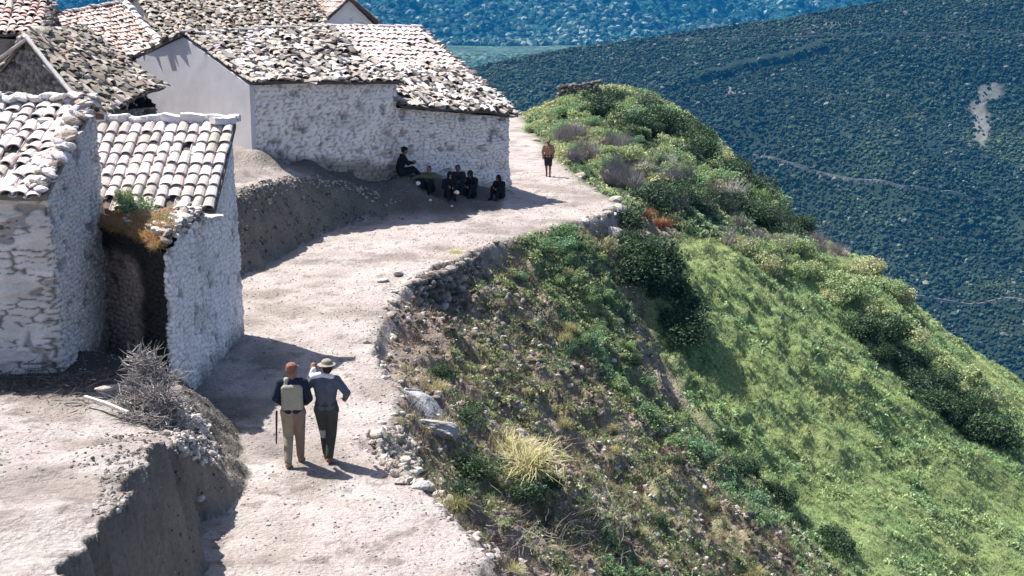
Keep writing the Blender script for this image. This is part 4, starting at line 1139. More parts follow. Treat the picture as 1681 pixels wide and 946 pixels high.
def twigs(n, g, R0, h, wd=.012):
    V = []; F = []; C = []
    for i in range(n):
        a = g.uniform(0, 6.28); le = abs(g.normal(0, .5)); ln = h * g.uniform(.5, 1.1); r0 = g.uniform(0, .3) * R0
        p = np.array([r0 * math.cos(a), r0 * math.sin(a), 0.]); d = np.array([math.sin(le) * math.cos(a), math.sin(le) * math.sin(a), math.cos(le)])
        for s in range(3):
            q_ = p + d * ln / 3; sd_ = np.cross(d, [.3, .5, .1]); sd_ /= np.linalg.norm(sd_); w0 = wd * (1 - s / 3.2); w1 = wd * (1 - (s + 1) / 3.2); b0 = len(V)
            V += [p - sd_ * w0, p + sd_ * w0, q_ + sd_ * w1, q_ - sd_ * w1]; C += [g.uniform(.7, 1.2)] * 4; F.append((b0, b0 + 1, b0 + 2, b0 + 3))
            if s > 0:
                for _ in range(2):
                    d2 = d + g.normal(0, .6, 3); d2 /= np.linalg.norm(d2); q2 = p + d2 * ln * .25; b0 = len(V)
                    V += [p - sd_ * w1, p + sd_ * w1, q2 + sd_ * w1 * .4, q2 - sd_ * w1 * .4]; C += [g.uniform(.7, 1.2)] * 4; F.append((b0, b0 + 1, b0 + 2, b0 + 3))
            p = q_; d = d + g.normal(0, .2, 3); d /= np.linalg.norm(d)
    return np.array(V), np.array(F), np.array(C)
gp = np.random.default_rng(61)
HERB = [leaves(16, gp, .9, .22, .6, 3) for _ in range(6)]
GR = [blades(9, gp, .6, 1.0, .11, 1.0) for _ in range(6)]
# green grass of the right hand slope
def patch(x, y, px, py): return .55 + .45 * sstep(.35, .6, fbm(x * .35, y * .35, 811))
P = sample(150000, Z_GRASS, 0, 45, 30, 92, g, patch)
m = fbm(P[:, 0] * .22, P[:, 1] * .22, 821); m2 = fbm(P[:, 0] * .8, P[:, 1] * .8, 823)
c1 = np.array([.43, .55, .24]); c2 = np.array([.58, .64, .29]); c3 = np.array([.30, .46, .21])
col = c1 + (c2 - c1) * sstep(.45, .65, m)[:, None]; col = col + (c3 - col) * (sstep(.5, .68, m2) * .8)[:, None]
col = col * g.uniform(.75, 1.3, (len(P), 1))
Vx, Fx, Cx = scatter(GR, P, g.uniform(.11, .21, len(P)) * (.6 + .7 * m2), rots(len(P), .3, g), col, g=g)
tag(mesh_np('grass', Vx, Fx, M_grass, Cx), 'lush green grass covering the right hand slope', 'grass', kind='stuff')
print('grass', len(P))
# leafy herbs among the grass, in green strips on the scree and on the knoll
PA = sample(60000, Z_GRASS, 0, 45, 30, 92, g, lambda x, y, px, py: .9 * (fbm(x * .5, y * .5, 831) > .56))
PB = sample(60000, Z_GREEN, -2, 16, 22, 50, g); PB2 = sample(50000, Z_GREEN2, -2, 10, 15, 26, g)
PC = sample(110000, Z_PROM, -2, 30, 48, 92, g, lambda x, y, px, py: fbm(x * .75, y * .75, 871) > .46)
def herbcol(P, a, b, s1):
    t = sstep(.4, .62, fbm(P[:, 0] * .5, P[:, 1] * .5, s1))[:, None]
    return (np.array(a) * (1 - t) + np.array(b) * t) * g.uniform(.6, 1.35, (len(P), 1))
def cut(P, n): return P[g.permutation(len(P))[:n]]
PA = cut(PA, 8000); PB = cut(PB, 13000); PB2 = cut(PB2, 6000); PC = cut(PC, 17000)
PP = np.concatenate([PA, PB, PB2, PC])
cc = np.concatenate([herbcol(PA, (.23, .36, .18), (.36, .44, .21), 3), herbcol(PB, (.19, .32, .16), (.31, .39, .18), 5), herbcol(PB2, (.15, .31, .16), (.24, .38, .18), 7), herbcol(PC, (.22, .32, .17), (.46, .49, .25), 9)])
S = np.concatenate([g.uniform(.15, .4, len(PA)), g.uniform(.12, .3, len(PB)), g.uniform(.08, .2, len(PB2)), g.uniform(.18, .5, len(PC))])
Vx, Fx, Cx = scatter(HERB, PP, S, rots(len(PP), .35, g), cc, g=g)
tag(mesh_np('ground_cover', Vx, Fx, M_leaf, Cx), 'leafy green herbs and low ground cover on the slope and knoll', 'ground cover', kind='stuff')
# thin dry herbs on the scree
P = sample(60000, Z_SCREE, -3, 14, 16, 50, g, lambda x, y, px, py: .7 * (fbm(x * .9, y * .9, 841) > .52)); P = cut(P, 11000)
PD = sample(60000, Z_SCREE, -3, 14, 16, 50, g, lambda x, y, px, py: (px > 740) * (fbm(x * .8, y * .8, 861) > .47)); PD = cut(PD, 6500)
Vx, Fx, Cx = scatter(HERB, PD, g.uniform(.10, .26, len(PD)), rots(len(PD), .4, g), herbcol(PD, (.13, .20, .09), (.30, .34, .16), 11), g=g)
tag(mesh_np('weeds', Vx, Fx, M_leaf, Cx), 'green weeds spreading over the upper part of the stony slope', 'weeds', kind='stuff')
pal = np.array([(.40, .37, .21), (.30, .33, .17), (.44, .38, .25), (.20, .28, .13), (.34, .29, .2)])
Vx, Fx, Cx = scatter(TUFTS, P, g.uniform(.07, .22, len(P)), rots(len(P), .4, g), pal[g.integers(0, 5, len(P))] * g.uniform(.7, 1.3, (len(P), 1)), g=g)
tag(mesh_np('dry_grass', Vx, Fx, M_grass, Cx), 'thin dry grass tufts over the stony slope', 'dry grass', kind='stuff')

# brown dead weeds and coarser rubble on the near slope
gw = np.random.default_rng(97)
TW = [twigs(14, gw, .8, 1.0, .02) for _ in range(5)]
P = sample(40000, Z_SCREE, -3, 14, 16, 50, gw, lambda x, y, px, py: .8 * (fbm(x * 1.1, y * 1.1, 851) > .47)); P = P[gw.permutation(len(P))[:5200]]
pal = np.array([(.16, .12, .09), (.24, .18, .13), (.10, .08, .06), (.30, .25, .19)])
Vx, Fx, Cx = scatter(TW, P, gw.uniform(.10, .30, len(P)), rots(len(P), .5, gw), pal[gw.integers(0, 4, len(P))] * gw.uniform(.7, 1.3, (len(P), 1)), g=gw)
tag(mesh_np('dead_weeds', Vx, Fx, M_wood, Cx), 'brown dead weeds and dry brush among the rubble of the near slope', 'weeds', kind='stuff')
P = sample(40000, Z_SCREE, -3, 14, 16, 50, gw, lambda x, y, px, py: .5 * (fbm(x * .7, y * .7, 853) > .46)); P = P[gw.permutation(len(P))[:2600]]
pal = np.array([(.36, .32, .29), (.24, .2, .17), (.48, .44, .41), (.15, .125, .105)])
Vx, Fx, Cx = scatter([ico(1, .12, 60 + k, (1, .8, .5)) for k in range(5)], P, gw.uniform(.04, .13, len(P)), rots(len(P), .7, gw), pal[gw.integers(0, 4, len(P))] * gw.uniform(.7, 1.2, (len(P), 1)), g=gw)
tag(mesh_np('rubble', Vx, Fx, M_stone, Cx), 'coarse brown rubble scattered down the near slope', 'rubble', kind='stuff')
# stones and clods sticking out of the cut faces of the two earth banks
n = 90000; x = gw.uniform(-9, 0, n); y = gw.uniform(15.5, 50, n); x = x * np.where(y < 27, .9, 1.0)
dd1 = polydist(x, y, BANK1); dd2 = polydist(x, y, BANK2)
k = ((dd1 > .02) & (dd1 < 1.2)) | ((dd2 > .02) & (dd2 < 1.0) & (y < 47)); x, y = x[k], y[k]; k = gw.permutation(len(x))[:3000]; x, y = x[k], y[k]
pal = np.array([(.12, .10, .08), (.17, .15, .12), (.09, .08, .06), (.26, .23, .19)])
Vx, Fx, Cx = scatter([ico(0, .25, 70 + k, (1, .85, .8)) for k in range(5)], np.stack([x, y, zl(x, y)], 1), gw.uniform(.01, .04, len(x)) * np.where(y < 27, .8, 1.4), rots(len(x), .8, gw), pal[gw.integers(0, 4, len(x))] * gw.uniform(.7, 1.2, (len(x), 1)), g=gw)
tag(mesh_np('clods', Vx, Fx, M_stone, Cx), 'clods and stones sticking out of the cut faces of the earth banks', 'clods', kind='stuff')

# ------------------------------------------------------------------ bushes, each its own object
def bush_proto(name, kind, seed, col):
    g2 = np.random.default_rng(seed)
    if kind == 'leaf':
        V, F, C = leaves(2100, g2, 1.05, .062, .85, 12)
    elif kind == 'dry':
        V, F, C = twigs(150, g2, 1.0, 1.05)
    else:
        V, F, C = blades(420, g2, .5, 1.05, .035, .95, 3)
        V[:, :2] += np.repeat(g2.normal(0, .22, (len(V) // 8, 2)), 8, 0)
    col = np.array(col) * C[:, None]
    o = mesh_np(name, V, F, M_leaf if kind != 'dry' else M_wood, col); me = o.data; bpy.data.objects.remove(o)
    V2, F2, C2 = twigs(9, g2, .5, .75, .03)
    o = mesh_np('stem', V2, F2, M_wood, np.array([.12, .09, .06]) * C2[:, None]); st = o.data; bpy.data.objects.remove(o)
    return me, st
BK = {
 'dark': [bush_proto('bush', 'leaf', 500 + k, c) for k, c in enumerate([(.05, .09, .04), (.045, .085, .045), (.06, .11, .05)])],
 'mid': [bush_proto('bush', 'leaf', 510 + k, c) for k, c in enumerate([(.22, .35, .16), (.27, .38, .16), (.19, .32, .17)])],
 'yellow': [bush_proto('bush', 'leaf', 520 + k, c) for k, c in enumerate([(.40, .46, .22), (.46, .48, .26), (.33, .42, .20)])],
 'dry': [bush_proto('shrub', 'dry', 530 + k, c) for k, c in enumerate([(.30, .26, .27), (.34, .30, .30), (.25, .22, .23)])],
 'straw': [bush_proto('clump', 'straw', 540 + k, c) for k, c in enumerate([(.50, .46, .24), (.42, .41, .20)])],
 'rust': [bush_proto('fern', 'straw', 550, (.26, .10, .05))],
}
def put_bush(kind, p, s, label, group, name, zs_=1.0):
    me, st = BK[kind][int(g.integers(0, len(BK[kind])))]
    o = bpy.data.objects.new(name, me); COL.objects.link(o)
    o.location = (p[0], p[1], p[2] - .05 * s); o.scale = (s * g.uniform(.85, 1.2), s * g.uniform(.85, 1.2), s * zs_ * g.uniform(.8, 1.15)); o.rotation_euler = (g.normal(0, .1), g.normal(0, .1) + .1, g.uniform(0, 6.28))
    tag(o, label, name.replace('_', ' '), group)
    if kind != 'dry':
        c_ = bpy.data.objects.new('stem', st); COL.objects.link(c_); c_.parent = o
    return o
LB = {
 'prom_dark': ('dark', 'dark green leafy bush on the shaded folds of the knoll', 'dark bushes on the knoll', 'bush'),
 'prom_mid': ('mid', 'mid green rounded bush on the knoll right of the far path', 'green bushes on the knoll', 'bush'),
 'prom_yel': ('yellow', 'yellow green sunlit bush on the knoll', 'yellow green bushes on the knoll', 'bush'),
 'prom_dry': ('dry', 'grey leafless dry shrub on the lower flank of the knoll', 'dry grey shrubs on the knoll', 'dry_shrub'),
 'strip': ('mid', 'bluish green bush in the green strip across the stony slope', 'bushes in the strip on the stony slope', 'bush'),
 'strip_dark': ('dark', 'dark green bush in the hollow below the far bend', 'dark bushes below the bend', 'bush'),
 'scree_straw': ('straw', 'pale dry grass clump on the stony slope below the path', 'dry clumps on the stony slope', 'grass_clump'),
 'scree_dark': ('dark', 'small dark bush on the stony slope below the path', 'small dark bushes on the stony slope', 'bush'),
 'grass_yel': ('yellow', 'yellow green bush along the ridge of the grassy slope', 'bushes along the grassy ridge', 'bush'),
 'grass_dark': ('dark', 'dark bush in the furrow between grassy slope and ridge', 'dark bushes in the furrow of the grassy slope', 'bush'),
}
def many(key, poly, n, s0, s1, zs_=1.0):
    kind, lab, grp, nm = LB[key]
    xs = [p[0] for p in poly]; ys = [p[1] for p in poly]; c = 0; tries = 0
    while c < n and tries < n * 12:
        tries += 1
        px = g.uniform(min(xs), max(xs)); py = g.uniform(min(ys), max(ys))
        if not inpoly([px], [py], poly)[0]: continue
        p = on(px, py)
        if p is None or p[0] < edge_x(p[1]) + .3: continue
        put_bush(kind, p, g.uniform(s0, s1), lab, grp, nm, zs_); c += 1
many('prom_dark', [(960, 165), (1040, 155), (1130, 210), (1270, 320), (1310, 380), (1240, 330), (1130, 260), (1040, 225)], 32, .7, 1.5)
many('prom_dark', [(1050, 335), (1190, 365), (1345, 405), (1330, 380), (1200, 330), (1060, 310)], 22, .7, 1.2)
many('prom_mid', [(905, 190), (1000, 150), (1100, 180), (1260, 290), (1300, 360), (1100, 300), (930, 260)], 36, .5, 1.2)
many('prom_yel', [(930, 175), (1000, 165), (1230, 280), (1280, 350), (1150, 330), (1000, 260)], 32, .5, 1.1)
many('prom_dry', [(915, 215), (990, 230), (1200, 320), (1345, 400), (1320, 415), (1080, 335), (940, 285)], 46, .6, 1.2)
many('prom_dry', [(1170, 385), (1340, 405), (1400, 420), (1340, 430), (1200, 410)], 22, .5, .9)
many('strip', Z_GREEN, 32, .25, .62)
many('strip_dark', [(1020, 360), (1080, 400), (1130, 520), (1150, 600), (1090, 540), (1030, 460)], 22, .6, 1.2)
many('grass_dark', [(1400, 540), (1480, 560), (1640, 720), (1640, 745), (1560, 700), (1440, 600)], 22, .7, 1.4)
many('grass_dark', [(1180, 700), (1240, 740), (1330, 840), (1420, 920), (1380, 920), (1280, 840), (1190, 770)], 10, .35, .7)
many('grass_yel', [(1160, 390), (1350, 415), (1450, 450), (1560, 590), (1660, 700), (1600, 680), (1480, 560), (1300, 480)], 42, .5, 1.2)
many('scree_straw', Z_SCREE, 44, .12, .36)
many('strip', [(830, 400), (960, 370), (1050, 470), (1060, 640), (1000, 660), (900, 560), (830, 470)], 14, .18, .42)
many('scree_dark', Z_SCREE, 24, .15, .42)
# singled out plants
def one(kind, px, py, s, label, name, zs_=1.0, dz=0):
    p = on(px, py)
    if p is None: return
    p = p + np.array([0, 0, dz]); return put_bush(kind, p, s, label, None, name, zs_)
one('straw', 832, 742, .9, 'big mound of straw coloured grass on the slope nearest the camera', 'grass_clump', .55)
one('straw', 868, 772, .75, 'straw coloured tussock spilling over the front of the big straw mound', 'grass_clump', .7)
one('dark', 790, 775, .45, 'round dark bush left of the big straw mound', 'bush', .9)
one('dark', 850, 812, .75, 'dark bush in the shadow under the big straw mound', 'bush', .7)
one('dark', 905, 800, .45, 'dark bush right of the shadow under the straw mound', 'bush', .7)
one('dark', 765, 690, .42, 'dark green bush just right of the pale boulder slab', 'bush', .8)
one('yellow', 745, 745, .38, 'low yellow green bush below the grey slabs', 'bush', .6)
one('rust', 1085, 372, .6, 'rust red dead fern below the far bend of the path', 'fern', .8)
one('rust', 1062, 356, .4, 'small rust red dead fern nearest the far bend', 'fern', .8)
one('yellow', 1276, 305, .9, 'lone yellow green sprig standing out on the skyline of the knoll', 'bush', 1.2)
one('mid', 862, 176, .8, 'small green bush at the far end of the path', 'bush', .5)
one('mid', 885, 212, .9, 'green bush jutting over the far path behind the boy', 'bush', .7)
one('straw', 745, 415, .35, 'bright green tuft growing on the path rim', 'grass_tuft', .3)
# shrub on the front of the tiled roof, and plants by it
def roof_shrub(px, py, Y, s, kind, label, nm='leafy_shrub', zs_=1.0):
    p = vec(px, py, Y); return put_bush(kind, p, s, label, None, nm, zs_)
roof_shrub(222, 352, 27.4, .40, 'mid', 'leafy green shrub growing in front of the neat tiled roof', zs_=1.5)
roof_shrub(203, 335, 27.5, .25, 'yellow', 'pale leafed sprig beside the shrub on the tiled roof', zs_=1.6)
roof_shrub(300, 332, 28.2, .2, 'straw', 'dry tuft of weeds growing among the lower roof tiles')
roof_shrub(265, 368, 26.4, .28, 'mid', 'low green plant between the turf and the tiles')
# brushwood piled against the houses, and the beam
def tube_path(P, r0, r1, k=5):
    P = np.array(P, float); n = len(P); V = []
    T = np.gradient(P, axis=0); T /= np.linalg.norm(T, axis=1)[:, None] + 1e-9
    for i in range(n):
        a = np.cross(T[i], [.2, .3, 1.]); a /= np.linalg.norm(a); b = np.cross(T[i], a); r_ = r0 + (r1 - r0) * i / (n - 1)
        for j in range(k):
            V.append(P[i] + (a * math.cos(6.283 * j / k) + b * math.sin(6.283 * j / k)) * r_)
    F = [(i * k + j, i * k + (j + 1) % k, (i + 1) * k + (j + 1) % k, (i + 1) * k + j) for i in range(n - 1) for j in range(k)]
    return np.array(V), np.array(F)
def brush(name, label, pts, n, L0, L1, seed, cat, col=(.34, .31, .29), r=.008, spread=.2, up=.5):
    g2 = np.random.default_rng(seed); Vs = []; Fs = []; Cs = []; off = 0
    for i in range(n):
        c0 = np.array(pts[int(g2.integers(0, len(pts)))]) + g2.normal(0, spread, 3) * [1, 1, .4]
        d = g2.normal(size=3); d[2] = abs(d[2]) * up; d /= np.linalg.norm(d); L_ = g2.uniform(L0, L1)
        P = [c0]
        for s in range(6):
            d = d + g2.normal(0, .22, 3); d /= np.linalg.norm(d); P.append(P[-1] + d * L_ / 6)
        P = np.array(P); P[:, 2] = np.maximum(P[:, 2], zf(P[:, 0], P[:, 1]) + .01)
        V, F = tube_path(P, r * g2.uniform(.6, 1.5), r * .3, 4)
        Vs.append(V); Fs.append(F + off); Cs.append(np.zeros((len(V), 3)) + np.array(col) * g2.uniform(.5, 1.5)); off += len(V)
    o = mesh_np(name, np.concatenate(Vs), np.concatenate(Fs), M_wood, np.concatenate(Cs))
    tag(o, label, cat, kind='stuff'); return o
bp = [on(px, py) + np.array([0, 0, dz]) for px, py, dz in ((215, 670, .1), (235, 668, .35), (250, 680, .25), (280, 690, .2), (255, 700, .05), (225, 690, .05), (290, 708, .05), (245, 665, .55), (240, 660, .7), (262, 690, .4), (270, 668, .45))]
brush('brushwood_pile', 'tangled pile of dry grey brushwood heaped at the corner of the tiled house', bp, 1300, .12, .42, 71, 'brushwood', (.27, .25, .235), r=.009, spread=.12, up=.5)
bq = [on(x_, y_) for x_, y_ in ((60, 625), (110, 640), (30, 640), (160, 630), (130, 655))]
brush('dead_twigs', 'dark dead twigs and litter in the shade at the foot of the near house', [b_ for b_ in bq if b_ is not None], 260, .1, .4, 72, 'twigs', (.12, .10, .09), spread=.3)
pb = on(140, 668) + [0, 0, .16]; pb2 = on(212, 690) + [0, 0, .12]
bar(None, 'wooden_beam', pb, pb2, .05, .05, (.62, .58, .54), None, 6, .01)
tag(bpy.data.objects['wooden_beam'], 'pale squared beam sticking out of the brushwood pile', 'beam')
for (pts, lab, s_) in ((((840, 845), (880, 838), (930, 860), (980, 885), (1010, 905)), 'long dark dead branch arching over the near slope', .016),
                    (((1012, 655), (1040, 640), (1072, 612), (1092, 590)), 'thin bent branch standing from the slope mid picture', .018),
                    (((640, 640), (690, 668), (712, 690)), 'pale dead stick lying against the boulder slabs', .012),
                    (((1055, 700), (1062, 680), (1075, 668)), 'short black stump branch on the scree streak', .03)):
    P = [on(*q_) for q_ in pts]; P = [p + np.array([0, 0, .10 + .12 * math.sin(math.pi * i / (len(P) - 1))]) for i, p in enumerate(P)]
    P = np.array(P); tt_ = np.linspace(0, len(P) - 1, 24); Pi = np.stack([np.interp(tt_, range(len(P)), P[:, k]) for k in range(3)], 1) + g.normal(0, .01, (24, 3))
    V, F = tube_path(Pi, s_, s_ * .4, 6); Vs = [V]; Fs = [F]; off = len(V)
    for i in range(3, 23, 2):
        d = g.normal(0, .5, 3) + [0, 0, .3]; V, F = tube_path(np.array([Pi[i] + d * .5 * t * t + np.array([0, 0, .1]) * t - d * .1 * t for t in np.linspace(0, .8, 6)]), s_ * .5, s_ * .15, 4); Vs.append(V); Fs.append(F + off); off += len(V)
    o = mesh_np('dead_branch', np.concatenate(Vs), np.concatenate(Fs), M_wood, np.zeros((off, 3)) + np.array([.10, .08, .07]) * (3 if 'pale' in lab else 1)); tag(o, lab, 'branch')
sp_ = [on(x_, y_) for x_, y_ in ((960, 820), (990, 850), (940, 850), (1000, 900), (860, 900), (830, 880), (900, 915))]
brush('dry_brush', 'grey tangle of dry thorn twigs low on the near slope', sp_, 420, .15, .5, 73, 'brushwood', (.28, .24, .22), r=.006, spread=.35, up=.8)

# ------------------------------------------------------------------ people
def sphere(c, r, sub=2):
    bm = bmesh.new(); bmesh.ops.create_icosphere(bm, subdivisions=sub, radius=1)
    V = np.array([v.co[:] for v in bm.verts]); F = np.array([[v.index for v in f.verts] for f in bm.faces]); bm.free()
    return V * np.array(r) + np.array(c), F
def cone(a, ra, b, rb, fx=1.0, k=14, n=5):
    a = np.array(a, float); b = np.array(b, float); d = b - a; L_ = np.linalg.norm(d); d = d / (L_ + 1e-9)
    x = np.array([1., 0, 0]) if abs(d[0]) < .9 else np.array([0, 1., 0]); x = x - d * (x @ d); x /= np.linalg.norm(x); y = np.cross(d, x)
    V = []; rings = []
    for i in range(7):   # lower cap
        pass
    def ring(c, r): V.extend([c + (x * math.cos(6.2832 * j / k) * fx + y * math.sin(6.2832 * j / k)) * r for j in range(k)])
    for t in (-80, -55, -28): ring(a + d * ra * math.sin(R(t)), ra * math.cos(R(t)))
    for t in np.linspace(0, 1, n): ring(a + (b - a) * t, ra + (rb - ra) * t)
    for t in (28, 55, 80): ring(b + d * rb * math.sin(R(t)), rb * math.cos(R(t)))
    m = 6 + n; F = [(i * k + j, i * k + (j + 1) % k, (i + 1) * k + (j + 1) % k, (i + 1) * k + j) for i in range(m - 1) for j in range(k)]
    V.append(a - d * ra); V.append(b + d * rb); i0 = m * k
    T = [(j, i0, (j + 1) % k) for j in range(k)]; T = [((j + 1) % k, j, i0) for j in range(k)]
    T2 = [((m - 1) * k + j, (m - 1) * k + (j + 1) % k, i0 + 1) for j in range(k)]
    return np.array(V), (F, T + T2)
def fuse(name, parts, vox, mat_, colf, smooth_it=3, parent=None):
    """union of overlapping solids as one continuous skin"""
    V = []; Fq = []; off = 0
    for p in parts:
        V.append(p[0])
        fl = p[1] if isinstance(p[1], tuple) else ([tuple(f) for f in p[1]],)
        for fs in fl:
            for f in fs: Fq.append([i + off for i in f])
        off += len(p[0])
    me = bpy.data.meshes.new('tmp'); me.from_pydata(np.concatenate(V).tolist(), [], Fq); me.update()
    ob = bpy.data.objects.new('tmp', me); COL.objects.link(ob)
    m = ob.modifiers.new('r', 'REMESH'); m.mode = 'VOXEL'; m.voxel_size = vox; m.use_smooth_shade = True
    s = ob.modifiers.new('s', 'SMOOTH'); s.factor = .5; s.iterations = smooth_it
    dg = bpy.context.evaluated_depsgraph_get(); me2 = bpy.data.meshes.new_from_object(ob.evaluated_get(dg))
    bpy.data.objects.remove(ob)
    o = bpy.data.objects.new(name, me2); me2.name = name; COL.objects.link(o); me2.materials.clear(); me2.materials.append(mat_)
    n = len(me2.vertices); co = np.empty(n * 3, np.float32); me2.vertices.foreach_get('co', co); co = co.reshape(-1, 3)
    at = me2.color_attributes.new('Col', 'FLOAT_COLOR', 'POINT'); c = np.ones((n, 4), np.float32); c[:, :3] = colf(co) if callable(colf) else np.array(colf); at.data.foreach_set('color', c.ravel())
    if parent: o.parent = parent
    return o
BASE = dict(pel=(0, 0, .93), waist=(0, 0, 1.08), chest=(0, .0, 1.30), neck=(0, 0, 1.46), head=(0, .03, 1.60),
    shl=(-.18, 0, 1.40), shr=(.18, 0, 1.40), ell=(-.24, -.03, 1.13), elr=(.24, -.03, 1.13), wrl=(-.25, .05, .88), wrr=(.25, .05, .88),
    hil=(-.09, 0, .90), hir=(.09, 0, .90), knl=(-.10, .02, .49), knr=(.10, .02, .49), anl=(-.10, -.02, .08), anr=(.10, -.02, .08))
def hand(w_, el, vox):
    w_ = np.array(w_, float); d = w_ - np.array(el, float); d /= np.linalg.norm(d)
    x = np.cross(d, [0, 1., 0]); x = x / (np.linalg.norm(x) + 1e-9); z = np.cross(x, d)
    fr = max(.0085, vox * 1.05); out = [cone(w_ - d * .01, .026, w_ + d * .065, .030, 1.15)]
    for i, (o_, L_) in enumerate(((-.030, .055), (-.010, .068), (.011, .063), (.031, .048))):
        b = w_ + d * .075 + x * o_; m_ = b + d * L_ * .6 + z * .006; t_ = m_ + d * L_ * .42 + z * .022
        out += [cone(w_ + d * .05 + x * o_, fr * 1.1, m_, fr), cone(m_, fr, t_, fr * .9)]
    b = w_ + d * .02 - x * .025; out += [cone(b, fr * 1.3, b + d * .035 - x * .028 + z * .01, fr * 1.1), cone(b + d * .035 - x * .028 + z * .01, fr * 1.1, b + d * .068 - x * .03 + z * .022, fr)]
    return out
def person(label, loc, yaw, J=None, H=1.0, vox=.011, skin=(.32, .17, .11), shirt=(.2, .2, .2), trousers=(.1, .1, .1), hair=(.05, .03, .02), hat=None, shoes=(.08, .05, .035), look=0., sleeves=1.0, bare_legs=False, extra=None, robe=None, group=None):
    j = dict(BASE); j.update(J or {}); j = {k: np.array(v, float) for k, v in j.items()}
    root = empty('person', (0, 0, 0)); tag(root, label, 'person', group)
    hd = j['head']; nk = j['neck']; ca, sa = math.cos(look), math.sin(look)
    def hp(x, y, z): return hd + np.array([x * ca - y * sa, x * sa + y * ca, z])     # head frame
    B = [cone(j['pel'] + [-.05, 0, 0], .115, j['waist'] + [-.035, 0, 0], .10), cone(j['pel'] + [.05, 0, 0], .115, j['waist'] + [.035, 0, 0], .10),
         cone(j['waist'] + [-.035, 0, 0], .10, j['chest'] + [-.06, 0, 0], .115), cone(j['waist'] + [.035, 0, 0], .10, j['chest'] + [.06, 0, 0], .115),
         cone(j['shl'], .062, j['shr'], .062), cone(j['chest'], .10, nk, .055), cone(nk, .055, hd - [0, 0, .05], .055),
         sphere(hd + [0, 0, .02], (.077, .095, .10)), cone(hp(0, .03, -.03), .055, hp(0, .045, -.075), .04),
         cone(hp(0, .088, .015), .012, hp(0, .108, -.022), .016), cone(hp(-.03, .085, -.062), .010, hp(.03, .085, -.062), .010),
         sphere(hp(-.078, 0, 0), (.012, .02, .03)), sphere(hp(.078, 0, 0), (.012, .02, .03)), cone(hp(-.035, .082, .032), .012, hp(.035, .082, .032), .012)]
    for s in 'lr':
        B += [cone(j['sh' + s], .055, j['el' + s], .042), cone(j['el' + s], .042, j['wr' + s], .028)]
        B += hand(j['wr' + s], j['el' + s], vox)
        B += [cone(j['hi' + s], .095, j['kn' + s], .060), cone(j['kn' + s], .058, j['kn' + s] + (j['an' + s] - j['kn' + s]) * .35, .056), cone(j['kn' + s] + (j['an' + s] - j['kn' + s]) * .3, .056, j['an' + s], .038)]
        ft = j.get('to' + s, j['an' + s] + [0, .15, -.045]); B += [cone(j['an' + s] + [0, -.02, -.03], .040, ft, .034)]
        j['to' + s] = ft
    body = fuse('body', B, vox, M_skin, skin, 2, root)
    # clothes
    T = [cone(j['pel'] + [-.055, 0, .02], .135, j['waist'] + [-.045, 0, 0], .125), cone(j['pel'] + [.055, 0, .02], .135, j['waist'] + [.045, 0, 0], .125),
         cone(j['waist'] + [-.045, 0, 0], .122, j['chest'] + [-.07, 0, 0], .138), cone(j['waist'] + [.045, 0, 0], .122, j['chest'] + [.07, 0, 0], .138),
         cone(j['shl'], .085, j['shr'], .085), cone(j['chest'] + [0, 0, .05], .11, nk - [0, 0, .03], .068)]
    for s in 'lr':
        T += [cone(j['sh' + s], .080, j['el' + s], .066)]
        if sleeves > .5:
            e_ = j['el' + s] + (j['wr' + s] - j['el' + s]) * min(1, sleeves * .93); T += [cone(j['el' + s], .064, e_, .048)]
    fuse('shirt', T, max(vox, .013), M_cloth, shirt, 4, root)
    T = [cone(j['pel'] + [-.06, 0, .06], .132, j['pel'] + [.06, 0, .06], .132), cone(j['hil'], .125, j['hir'], .125)]
    for s in 'lr':
        if bare_legs:
            T += [cone(j['hi' + s], .115, j['hi' + s] + (j['kn' + s] - j['hi' + s]) * .85, .092)]
        else:
            T += [cone(j['hi' + s], .118, j['kn' + s], .086), cone(j['kn' + s], .086, j['an' + s] + (j['kn' + s] - j['an' + s]) * .08, .066)]
    fuse('trousers', T, max(vox, .013), M_cloth, trousers, 3, root)
    for s in 'lr':
        fuse('shoe', [cone(j['an' + s] + [0, -.02, -.035], .050, j['to' + s], .042), cone(j['an' + s] + [0, 0, .02], .046, j['an' + s] - [0, 0, .03], .05)], max(vox, .012), M_cloth, shoes, 2, root)
    if hat is None:
        fuse('hair', [sphere(hp(0, -.02, .035), (.088, .10, .10)), sphere(hp(0, -.045, -.01), (.08, .07, .09))], max(vox, .012), M_cloth, hair, 2, root)
    elif hat[0] == 'cap':
        fuse('cap', [sphere(hp(0, -.012, .05), (.098, .112, .085)), sphere(hp(0, -.04, .0), (.088, .075, .07)), sphere(hp(0, .08, .045), (.07, .06, .015))], max(vox, .012), M_cloth, hat[1], 2, root)
    elif hat[0] == 'brim':
        fuse('hair', [sphere(hp(0, -.04, .0), (.083, .07, .09))], max(vox, .012), M_cloth, hair, 2, root)
        fuse('hat', [sphere(hp(0, -.005, .095), (.095, .11, .07)), sphere(hp(0, 0, .062), (.165, .185, .018))], max(vox, .011), M_cloth, hat[1], 1, root)
    elif hat[0] == 'scarf':
        fuse('headscarf', [sphere(hp(0, -.015, .02), (.105, .115, .135)), cone(hp(0, -.03, -.05), .09, nk - [0, .0, .02], .11)], max(vox, .012), M_cloth, hat[1], 2, root)
